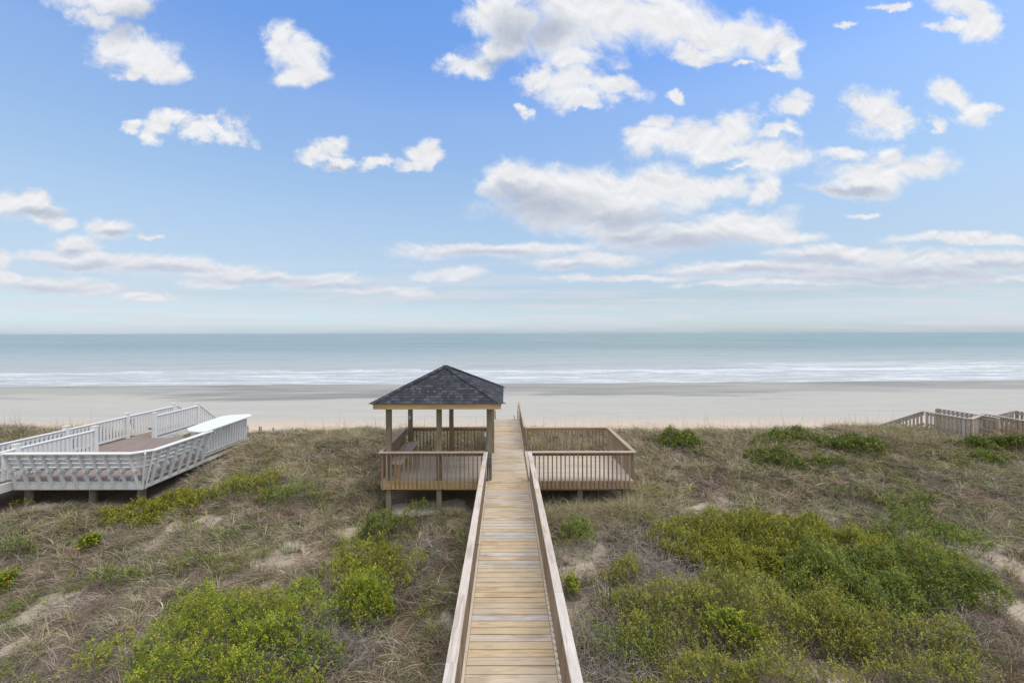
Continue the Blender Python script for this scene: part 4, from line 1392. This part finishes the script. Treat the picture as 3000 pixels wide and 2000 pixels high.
def blades(name, x, y, L, lean, droop, width, col, az, seg=3, z=None, vert=1.0):
    n = len(x)
    z = ground(x, y) - 0.02 if z is None else z
    t = np.linspace(0, 1, seg + 1)
    dx, dy = np.cos(az), np.sin(az)
    tx, ty = -dy, dx
    P = np.zeros((n, seg + 1, 3))
    out = lean[:, None] * t + droop[:, None] * t * t
    upw = np.maximum(1 - lean * 0.55, 0.12)[:, None] * t - (droop * 0.55)[:, None] * t * t
    P[:, :, 0] = x[:, None] + dx[:, None] * out * L[:, None]
    P[:, :, 1] = y[:, None] + dy[:, None] * out * L[:, None]
    P[:, :, 2] = z[:, None] + upw * L[:, None] * vert
    wv = width[:, None] * np.clip(1.15 - t ** 1.5, 0.12, 1)[None, :] / 2
    # the flat of each blade faces a random way
    ra = rng.uniform(0, math.pi, n)
    sx = tx * np.cos(ra) + dx * np.sin(ra) * 0.3; sy = ty * np.cos(ra) + dy * np.sin(ra) * 0.3; sz = np.sin(ra) * 0.6
    nn = np.sqrt(sx * sx + sy * sy + sz * sz); sx, sy, sz = sx / nn, sy / nn, sz / nn
    V = np.zeros((n, seg + 1, 2, 3))
    for k, sg in enumerate((-1, 1)):
        V[:, :, k, 0] = P[:, :, 0] + sg * sx[:, None] * wv
        V[:, :, k, 1] = P[:, :, 1] + sg * sy[:, None] * wv
        V[:, :, k, 2] = P[:, :, 2] + sg * sz[:, None] * wv
    base = (np.arange(n) * (seg + 1) * 2)[:, None]
    fs = []
    for s in range(seg):
        a = base[:, 0] + s * 2
        fs.append(np.stack([a, a + 1, a + 3, a + 2], -1))
    F_ = np.stack(fs, 1).reshape(-1, 4)
    C = np.repeat(col, (seg + 1) * 2, axis=0)
    return np_mesh(name, V.reshape(-1, 3), F_, False, M['blade'], C)


def pick(cols, n, var=0.18):
    cols = np.array(cols)
    c = cols[rng.integers(0, len(cols), n)]
    return np.clip(c * (1 + rng.normal(0, var, (n, 1))) * (1 + rng.normal(0, 0.05, (n, 3))), 0.005, 0.9)


DRY = [(0.40, 0.325, 0.21), (0.30, 0.235, 0.17), (0.48, 0.40, 0.28), (0.22, 0.165, 0.12), (0.37, 0.30, 0.23), (0.30, 0.28, 0.15)]
PURP = [(0.30, 0.23, 0.19), (0.37, 0.295, 0.25), (0.20, 0.15, 0.12), (0.43, 0.36, 0.31)]
TAN = [(0.46, 0.38, 0.23), (0.40, 0.35, 0.20), (0.52, 0.44, 0.29), (0.36, 0.35, 0.18)]
GRN = [(0.22, 0.24, 0.09), (0.17, 0.19, 0.07), (0.28, 0.28, 0.12), (0.15, 0.18, 0.065)]
SAGE = [(0.29, 0.275, 0.18), (0.35, 0.325, 0.22), (0.23, 0.235, 0.14)]


def grass_layer(name, ntuft, per, Lr, leanr, droopr, wk, kind, ylo, yhi, spread=0.1, dens=None, wind=0.6):
    x, y = scatter(ntuft, ylo, yhi)
    sa = sand_amt(x, y)
    d = dens(x, y) if dens else np.ones_like(x)
    keep = (rng.uniform(0, 1, ntuft) < d * (1 - 0.90 * sa) * (1 - 0.88 * shrub_amt(x, y))) & ~blocked(x, y, 0.05)
    x, y = x[keep], y[keep]
    n = len(x)
    size = 0.65 + 0.7 * fbm(x * 0.8, y * 0.8, 61, 3) * rng.uniform(0.7, 1.3, n)
    # tuft-level colour
    if kind == 'dry':
        f = fbm(x * 0.35 + 7, y * 0.35, 66, 3)
        tc = np.where((f > 0.5)[:, None], pick(DRY, n, 0.42), pick(PURP, n, 0.42))
        gr = rng.uniform(0, 1, n) < 0.12 + 0.35 * np.clip((np.abs(x) - 6) / 9, 0, 1)
        tc = np.where(gr[:, None], pick(SAGE, n), tc)
    elif kind == 'tan':
        tc = pick(TAN + DRY[:2], n)
    elif kind == 'green':
        tc = pick(GRN + SAGE[:1], n)
    else:
        tc = pick(SAGE, n)
    m = np.repeat(np.arange(n), per)
    N = len(m)
    bx = x[m] + rng.normal(0, spread, N) * size[m]; by = y[m] + rng.normal(0, spread, N) * size[m]
    ok = ~blocked(bx, by, 0.0)
    m, bx, by = m[ok], bx[ok], by[ok]
    N = len(m)
    L = rng.uniform(*Lr, N) * size[m]
    lean = rng.uniform(*leanr, N); droop = rng.uniform(*droopr, N)
    az = rng.uniform(0, 2 * math.pi, N)
    # sea wind: more blades lean towards the land and along the dune
    wsel = rng.uniform(0, 1, N) < wind
    az = np.where(wsel, rng.normal(math.pi * 1.15, 0.8, N), az)
    wdt = wk[0] + wk[1] * by
    c = tc[m] * (1 + rng.normal(0, 0.22, (N, 1)))
    me = blades(name, bx, by, L, lean, droop, wdt * rng.uniform(0.6, 1.3, N), np.clip(c, 0.01, 0.9), az)
    return me


def d_main(x, y):
    return np.clip(0.35 + 1.3 * (fbm(x * 0.9, y * 0.9, 71, 3) - 0.25), 0.15, 1)


def d_crest(x, y):
    front = ((x > 0.9) & (x < 5.5) & (y > 10.8) & (y < 12.5)) * 0.9
    return np.maximum(np.clip(1 - np.abs(y - 17.5) / 4.0, 0.06, 1), front) * np.clip(0.3 + 1.6 * (fbm(x * 0.7, y * 0.7, 75, 3) - 0.3), 0.1, 1)


def d_green(x, y):
    return np.clip((fbm(x * 0.55 + 3, y * 0.55, 77, 3) - 0.46) * 5, 0.06, 1)


tag(link('dry_thatch', grass_layer('dry_thatch', 26000, 9, (0.08, 0.24), (0.7, 1.5), (0.0, 0.5), (0.0015, 0.00075), 'dry', 5, 21.5, 0.11, d_main)),
    'matted brown dead grass and litter covering the dune sand', 'ground cover', kind='stuff')
tag(link('dry_dune_grass', grass_layer('dry_dune_grass', 20000, 16, (0.20, 0.50), (0.1, 0.7), (0.2, 0.9), (0.002, 0.0009), 'dry', 5, 22.0, 0.045, d_main)),
    'taupe and brown beach grass in loose wind-bent tufts all over the dune', 'grass', kind='stuff')
tag(link('tan_beach_grass', grass_layer('tan_beach_grass', 14000, 16, (0.30, 0.78), (0.05, 0.6), (0.2, 0.9), (0.0015, 0.00075), 'tan', 5, 22.0, 0.045, d_crest)),
    'straw-coloured arching beach grass along the dune crest', 'grass', kind='stuff')
tag(link('green_beach_grass', grass_layer('green_beach_grass', 13000, 14, (0.12, 0.38), (0.1, 0.8), (0.1, 0.8), (0.002, 0.0008), 'green', 5, 21.5, 0.05, d_green)),
    'fresh green grass blades scattered between the dry tufts', 'grass', kind='stuff')
def clump_layer(name, x, y, per, Lr, cols, spread, wk):
    n = len(x)
    tc = pick(cols, n, 0.2)
    m = np.repeat(np.arange(n), per); N = len(m)
    bx = x[m] + rng.normal(0, spread, N); by = y[m] + rng.normal(0, spread, N)
    ok = ~blocked(bx, by, 0.0); m, bx, by = m[ok], bx[ok], by[ok]; N = len(m)
    return blades(name, bx, by, rng.uniform(*Lr, N), rng.uniform(0.05, 0.5, N), rng.uniform(0.2, 1.0, N), (wk[0] + wk[1] * by) * rng.uniform(0.6, 1.3, N),
                  np.clip(tc[m] * (1 + rng.normal(0, .2, (N, 1))), .01, .9), rng.uniform(0, 6.283, N), 4)


x = np.concatenate([rng.uniform(0.95, 3.9, 150), rng.uniform(3.9, 5.2, 50), rng.uniform(-5.2, -3.75, 40)])
y = np.concatenate([rng.uniform(11.7, 12.52, 150), rng.uniform(11.9, 15.5, 50), rng.uniform(12.0, 15.5, 40)])
tag(link('platform_grass', clump_layer('platform_grass', x, y, 34, (0.40, 0.85), TAN + SAGE[:1], 0.06, (0.0015, 0.0006))),
    'tall tan arching grass growing against the sides of the pine platforms', 'grass', kind='stuff')
# bold scattered clumps of beach grass over the whole dune
x, y = scatter(4200, 5.5, 19.5)
k_ = ~blocked(x, y, 0.1) & (shrub_amt(x, y) < 0.3) & (fbm(x * 0.6, y * 0.6, 155, 3) > 0.42)
tag(link('beach_grass_clumps', clump_layer('beach_grass_clumps', x[k_], y[k_], 24, (0.28, 0.60), [(c[0] * 1.2, c[1] * 1.2, c[2] * 1.2) for c in TAN + SAGE + DRY + PURP] + GRN[:2], 0.04, (0.002, 0.0008))),
    'rooted upright clumps of grey-green and tan beach grass on the dune', 'grass', kind='stuff')
x, y = scatter(900, 17.0, 19.4)
k_ = ~blocked(x, y, 0.2) & (fbm(x * 0.5, y * 0.5, 158, 3) > 0.5)
tag(link('crest_grass', clump_layer('crest_grass', x[k_], y[k_], 26, (0.40, 0.90), TAN + SAGE[:2] + DRY[:1], 0.06, (0.0015, 0.0006))),
    'taller wind-blown grass tufts breaking the outline of the dune crest', 'grass', kind='stuff')
# tall thin sea oat stalks standing above the crest
n = 520
x, y = scatter(n * 2, 15.5, 19.5)
k = ~blocked(x, y, 0.2)
x, y = x[k][:n], y[k][:n]
n = len(x)
tag(link('sea_oats', blades('sea_oats', x, y, rng.uniform(0.8, 1.35, n), rng.uniform(0.0, 0.15, n), rng.uniform(0.0, 0.22, n), np.full(n, 0.012), pick([(0.33, 0.27, 0.18), (0.25, 0.2, 0.14)], n), rng.uniform(0, 6.28, n), 5)),
    'thin tall sea oat stalks standing above the dune crest', 'grass', kind='stuff')


# shrubs ---------------------------------------------------------------------
YEL = [(0.33, 0.32, 0.03), (0.25, 0.26, 0.03), (0.38, 0.36, 0.04), (0.09, 0.12, 0.02), (0.17, 0.19, 0.025)]
OLV = [(0.22, 0.24, 0.035), (0.29, 0.28, 0.05), (0.12, 0.15, 0.03), (0.34, 0.33, 0.06)]
BRT = [(0.25, 0.30, 0.025), (0.33, 0.36, 0.03), (0.13, 0.19, 0.025), (0.40, 0.41, 0.04), (0.20, 0.26, 0.03)]
DRK = [(0.085, 0.13, 0.025), (0.13, 0.17, 0.03), (0.19, 0.23, 0.035), (0.06, 0.09, 0.02), (0.24, 0.25, 0.04)]
MID = [(0.14, 0.19, 0.035), (0.20, 0.25, 0.04), (0.27, 0.29, 0.05), (0.10, 0.15, 0.03)]
PALS = {'yel': YEL, 'olv': OLV, 'brt': BRT, 'drk': DRK, 'mid': MID}


def leaves(name, cx, cy, rx, ry, h, pal, dens, leaf=0.034, seed=1, gaps=0.35, rot=0.0):
    area = math.pi * rx * ry
    n = int(area * dens * 3.6)
    leaf = leaf * 1.1
    gaps -= 0.07
    r = np.sqrt(rng.uniform(0, 1, n)); a = rng.uniform(0, 2 * math.pi, n)
    edge = 1 + 0.55 * (fbm(np.cos(a) * 1.6 + seed, np.sin(a) * 1.6, 100 + seed, 3) - 0.5) * 2
    lx, ly = r * np.cos(a) * edge * rx, r * np.sin(a) * edge * ry
    x = cx + lx * math.cos(rot) - ly * math.sin(rot); y = cy + lx * math.sin(rot) + ly * math.cos(rot)
    dome = np.sqrt(np.clip(1 - r ** 2.2, 0.0, 1))
    lump = fbm(x * 1.8 + seed, y * 1.8, 111 + seed, 3)
    fine = fbm(x * 5.5 + seed, y * 5.5, 115 + seed, 2)
    tuss = fbm(x * 3.6 + 2 * seed, y * 3.6, 118 + seed, 2)
    H = 1.5 * h * (0.30 + 0.70 * dome) * (0.35 + 1.3 * lump) * (0.30 + 0.75 * fine + 0.65 * tuss)
    gapm = 0.6 * fbm(x * 2.6 + 9 + seed, y * 2.6, 121 + seed, 3) + 0.4 * fbm(x * 1.1 + seed, y * 1.1, 127 + seed, 2)
    keep = (gapm + 0.22 * rng.uniform(-1, 1, n) > gaps + 0.30 * r ** 3) & (tuss + 0.12 * rng.uniform(-1, 1, n) > (0.16 if area > 5 else 0.24)) & ~blocked(x, y, 0.0)
    x, y, H = x[keep], y[keep], H[keep]
    n = len(x)
    g = ground(x, y)
    z = g + H * rng.uniform(0.0, 1.0, n) ** 0.30
    per = 9
    m = np.repeat(np.arange(n), per)
    N = len(m)
    # a short sprig: leaves climbing around a leaning stem
    ta = rng.uniform(0, 2 * math.pi, n); tl = rng.uniform(0.05, 0.15, n)
    s = np.tile(np.linspace(0, 1, per), n)
    lx = x[m] + np.cos(ta[m]) * tl[m] * s * 0.6; ly = y[m] + np.sin(ta[m]) * tl[m] * s * 0.6; lz = z[m] + tl[m] * s
    az = rng.uniform(0, 2 * math.pi, N); el = rng.uniform(-0.2, 1.1, N)
    lsz = leaf * rng.uniform(0.6, 1.3, N)
    d = np.stack([np.cos(az) * np.cos(el), np.sin(az) * np.cos(el), np.sin(el)], -1)
    sd_ = np.stack([-np.sin(az), np.cos(az), rng.uniform(-0.5, 0.5, N)], -1)
    o = np.stack([lx, ly, lz], -1)
    V = np.zeros((N, 4, 3))
    V[:, 0] = o
    V[:, 1] = o + d * (lsz * 0.55)[:, None] + sd_ * (lsz * 0.24)[:, None]
    V[:, 2] = o + d * lsz[:, None]
    V[:, 3] = o + d * (lsz * 0.55)[:, None] - sd_ * (lsz * 0.24)[:, None]
    F_ = np.arange(N * 4).reshape(N, 4)
    cl = pick(PALS[pal], n, 0.16)
    C = np.clip(cl[m] * (1 + rng.normal(0, 0.15, (N, 1))), 0.01, 0.9)
    old = rng.uniform(0, 1, N) < 0.015
    C[old] = (0.35, 0.16, 0.04)
    me = np_mesh(name, V.reshape(-1, 3) - np.array([cx, cy, 0]), F_, False, M['leaf'], np.repeat(C, 4, axis=0))
    return me


def twigs(name, x, y, z, L, thick, col, upness=(0.1, 0.9), curl=0.55, seg=5, off=(0, 0, 0)):
    n = len(x)
    az = rng.uniform(0, 2 * math.pi, n); el = rng.uniform(*upness, n)
    P = np.zeros((n, seg + 1, 3)); P[:, 0] = np.stack([x, y, z], -1)
    for k in range(seg):
        az = az + rng.normal(0, curl, n); el = el + rng.normal(-0.06, curl * 0.5, n)
        st_ = (L / seg)[:, None] * np.stack([np.cos(az) * np.cos(el), np.sin(az) * np.cos(el), np.sin(el)], -1)
        P[:, k + 1] = P[:, k] + st_
    gz_ = ground(P[:, :, 0], P[:, :, 1]) + 0.005
    P[:, :, 2] = np.maximum(P[:, :, 2], gz_)
    V = np.zeros((n, seg + 1, 3, 3))
    tt = np.linspace(1, 0.35, seg + 1)
    for j in range(3):
        a = 2 * math.pi * j / 3
        V[:, :, j] = P + (thick[:, None] * tt)[:, :, None] * np.array([math.cos(a), math.sin(a) * 0.7, math.sin(a) * 0.7])[None, None, :]
    base = np.arange(n) * (seg + 1) * 3
    fs = []
    for k in range(seg):
        for j in range(3):
            a = base + k * 3 + j; b_ = base + k * 3 + (j + 1) % 3
            fs.append(np.stack([a, b_, b_ + 3, a + 3], -1))
    F_ = np.stack(fs, 1).reshape(-1, 4)
    return np_mesh(name, V.reshape(-1, 3) - np.array(off), F_, True, M['twig'], np.repeat(col, (seg + 1) * 3, axis=0))


def creepers():
    x, y = scatter(150000, 5.2, 20.5)
    f = fbm(x * 0.8 + 2, y * 0.8 + 9, 131, 4)
    f2 = fbm(x * 3.5, y * 3.5, 137, 3)
    p = np.clip((f - 0.53) * 9, 0, 1) * np.clip((f2 - 0.42) * 6, 0, 1)
    ok = (rng.uniform(0, 1, len(x)) < p * (1 - 0.8 * sand_amt(x, y))) & ~blocked(x, y, 0.1)
    x, y, f = x[ok], y[ok], f[ok]
    n = len(x); per = 7; N = n * per
    m = np.repeat(np.arange(n), per)
    z = ground(x, y) + rng.uniform(0.02, 0.22, n)
    o = np.stack([x[m] + rng.normal(0, .035, N), y[m] + rng.normal(0, .035, N), z[m] + rng.uniform(0, .07, N)], -1)
    az = rng.uniform(0, 6.283, N); el = rng.uniform(-0.1, 1.1, N); L = rng.uniform(0.022, 0.045, N)
    d = np.stack([np.cos(az) * np.cos(el), np.sin(az) * np.cos(el), np.sin(el)], -1)
    q = np.stack([-np.sin(az), np.cos(az), rng.uniform(-.5, .5, N)], -1)
    V = np.stack([o, o + d * (L * .55)[:, None] + q * (L * .25)[:, None], o + d * L[:, None], o + d * (L * .55)[:, None] - q * (L * .25)[:, None]], 1)
    z_ = fbm(x * 0.5, y * 0.5, 141, 2)
    c = np.where((z_ > 0.5)[:, None], pick(OLV + MID, n), pick(DRK + MID, n))
    C = np.clip(c[m] * (1 + rng.normal(0, .15, (N, 1))), .01, .9)
    return np_mesh('creeping_weeds', V.reshape(-1, 3), np.arange(N * 4).reshape(N, 4), False, M['leaf'], np.repeat(C, 4, axis=0))


tag(link('creeping_weeds', creepers()), 'small olive and green leafy weeds creeping through the dry grass', 'ground cover', kind='stuff')

GREY = [(0.34, 0.29, 0.25), (0.44, 0.39, 0.35), (0.26, 0.22, 0.18), (0.50, 0.45, 0.40)]
for k, (u, v, ru, rv, h, pal, dn, lf, gaps, lab) in enumerate(SHRUBS):
    cx, cy, rx, ry = patch(u, v, ru, rv)
    e = empty('shrub', (cx, cy, 0))
    tag(e, lab, 'shrub', 'low evergreen shrubs on the dune')
    link('foliage', leaves('foliage', cx, cy, rx, ry, h, pal, dn, lf, k + 1, gaps), e)
    ns = int(math.pi * rx * ry * 22) + 60
    a = rng.uniform(0, 6.283, ns); r = np.sqrt(rng.uniform(0, 1, ns)) * 0.95
    sx = cx + np.cos(a) * r * rx; sy = cy + np.sin(a) * r * ry
    ok = ~blocked(sx, sy, 0.1); sx, sy = sx[ok], sy[ok]; ns = len(sx)
    if ns:
        Ls = rng.uniform(0.5, 1.3, ns) * h * 1.1
        link('stems', twigs('stems', sx, sy, ground(sx, sy), Ls, np.full(ns, 0.0035) + 0.0002 * sy, pick(GREY, ns) * 0.8, (0.3, 1.5), 0.4, 5, (cx, cy, 0)), e)

# dead branches
DEAD = [(2000, 1700, 130, 100, 600), (930, 1890, 120, 110, 1100), (700, 2000, 330, 60, 260), (1980, 1980, 300, 70, 420), (1240, 1640, 60, 70, 200), (2860, 1690, 70, 40, 160), (1740, 1930, 130, 120, 480), (2300, 1840, 380, 110, 550), (2650, 1900, 240, 90, 260),
        (2120, 1590, 60, 40, 90), (1000, 1950, 110, 60, 350), (1180, 1700, 70, 70, 200), (2300, 1560, 200, 60, 60), (1850, 1620, 120, 70, 350), (760, 1820, 120, 50, 160)]
px_, py_, pz_ = [], [], []
for (u, v, ru, rv, n) in DEAD:
    cx, cy, rx, ry = patch(u, v, ru, rv)
    a = rng.uniform(0, 6.283, n); r = np.sqrt(rng.uniform(0, 1, n))
    x = cx + np.cos(a) * r * rx; y = cy + np.sin(a) * r * ry
    px_.append(x); py_.append(y)
x = np.concatenate(px_); y = np.concatenate(py_)
ok = ~blocked(x, y, 0.15); x, y = x[ok], y[ok]; n = len(x)
tag(link('dead_branches', twigs('dead_branches', x, y, ground(x, y) + rng.uniform(0, 0.28, n), rng.uniform(0.25, 0.85, n), rng.uniform(0.002, 0.0055, n), pick(GREY, n), (-0.1, 0.8), 0.55, 7)),
    'tangled bare grey branches lying between the living shrubs', 'dead branches', kind='stuff')

# flowers
def flower_plant(u, v, label, nf):
    x0, y0 = gp(u, v)
    g = float(ground(x0, y0))
    e = empty('flowering_plant', (x0, y0, g))
    tag(e, label, 'flower', 'orange blanket flowers')
    n = 120
    me = leaves('leaves', x0, y0, 0.22, 0.22, 0.18, 'brt', 500, 0.05, 5, 0.2)
    o = link('leaves', me, e, (0, 0, -g))
    m, T, b = new_mat('orange_petal')
    nn = T.noise(T.add('ShaderNodeTexCoord').outputs['Object'], 30, 2)
    T.l.new(T.mix(nn, (0.75, 0.10, 0.02), (0.85, 0.28, 0.03)), b.inputs['Base Color'])
    for k in range(nf):
        a = k * 2.4; r = 0.12 + 0.1 * (k % 3)
        p = Vector((math.cos(a) * r, math.sin(a) * r, 0.22 + 0.05 * (k % 2)))
        mb = MB()
        for j in range(9):
            t = 2 * math.pi * j / 9
            q = p + Vector((math.cos(t), math.sin(t), -0.15)) * 0.042
            mb.bar(p, q, 0.022, 0.003)
        mb.tube([p + Vector((0, 0, -0.02)), p + Vector((0, 0, 0.008))], [0.004, 0.012], 6)
        mb.build('flower_head', m, e)
        mb = MB(); mb.tube([(p.x * 0.4, p.y * 0.4, 0.0), tuple(p)], 0.003, 4); mb.build('stem', M['twig'], e)


flower_plant(262, 1612, 'bright plant with two orange flowers on the grey-green slope', 3)
flower_plant(8, 1728, 'orange flower plant at the very edge of the sandy slope', 2)
flower_plant(1765, 1470, 'tiny orange flower in the tan grass under the open platform', 1)
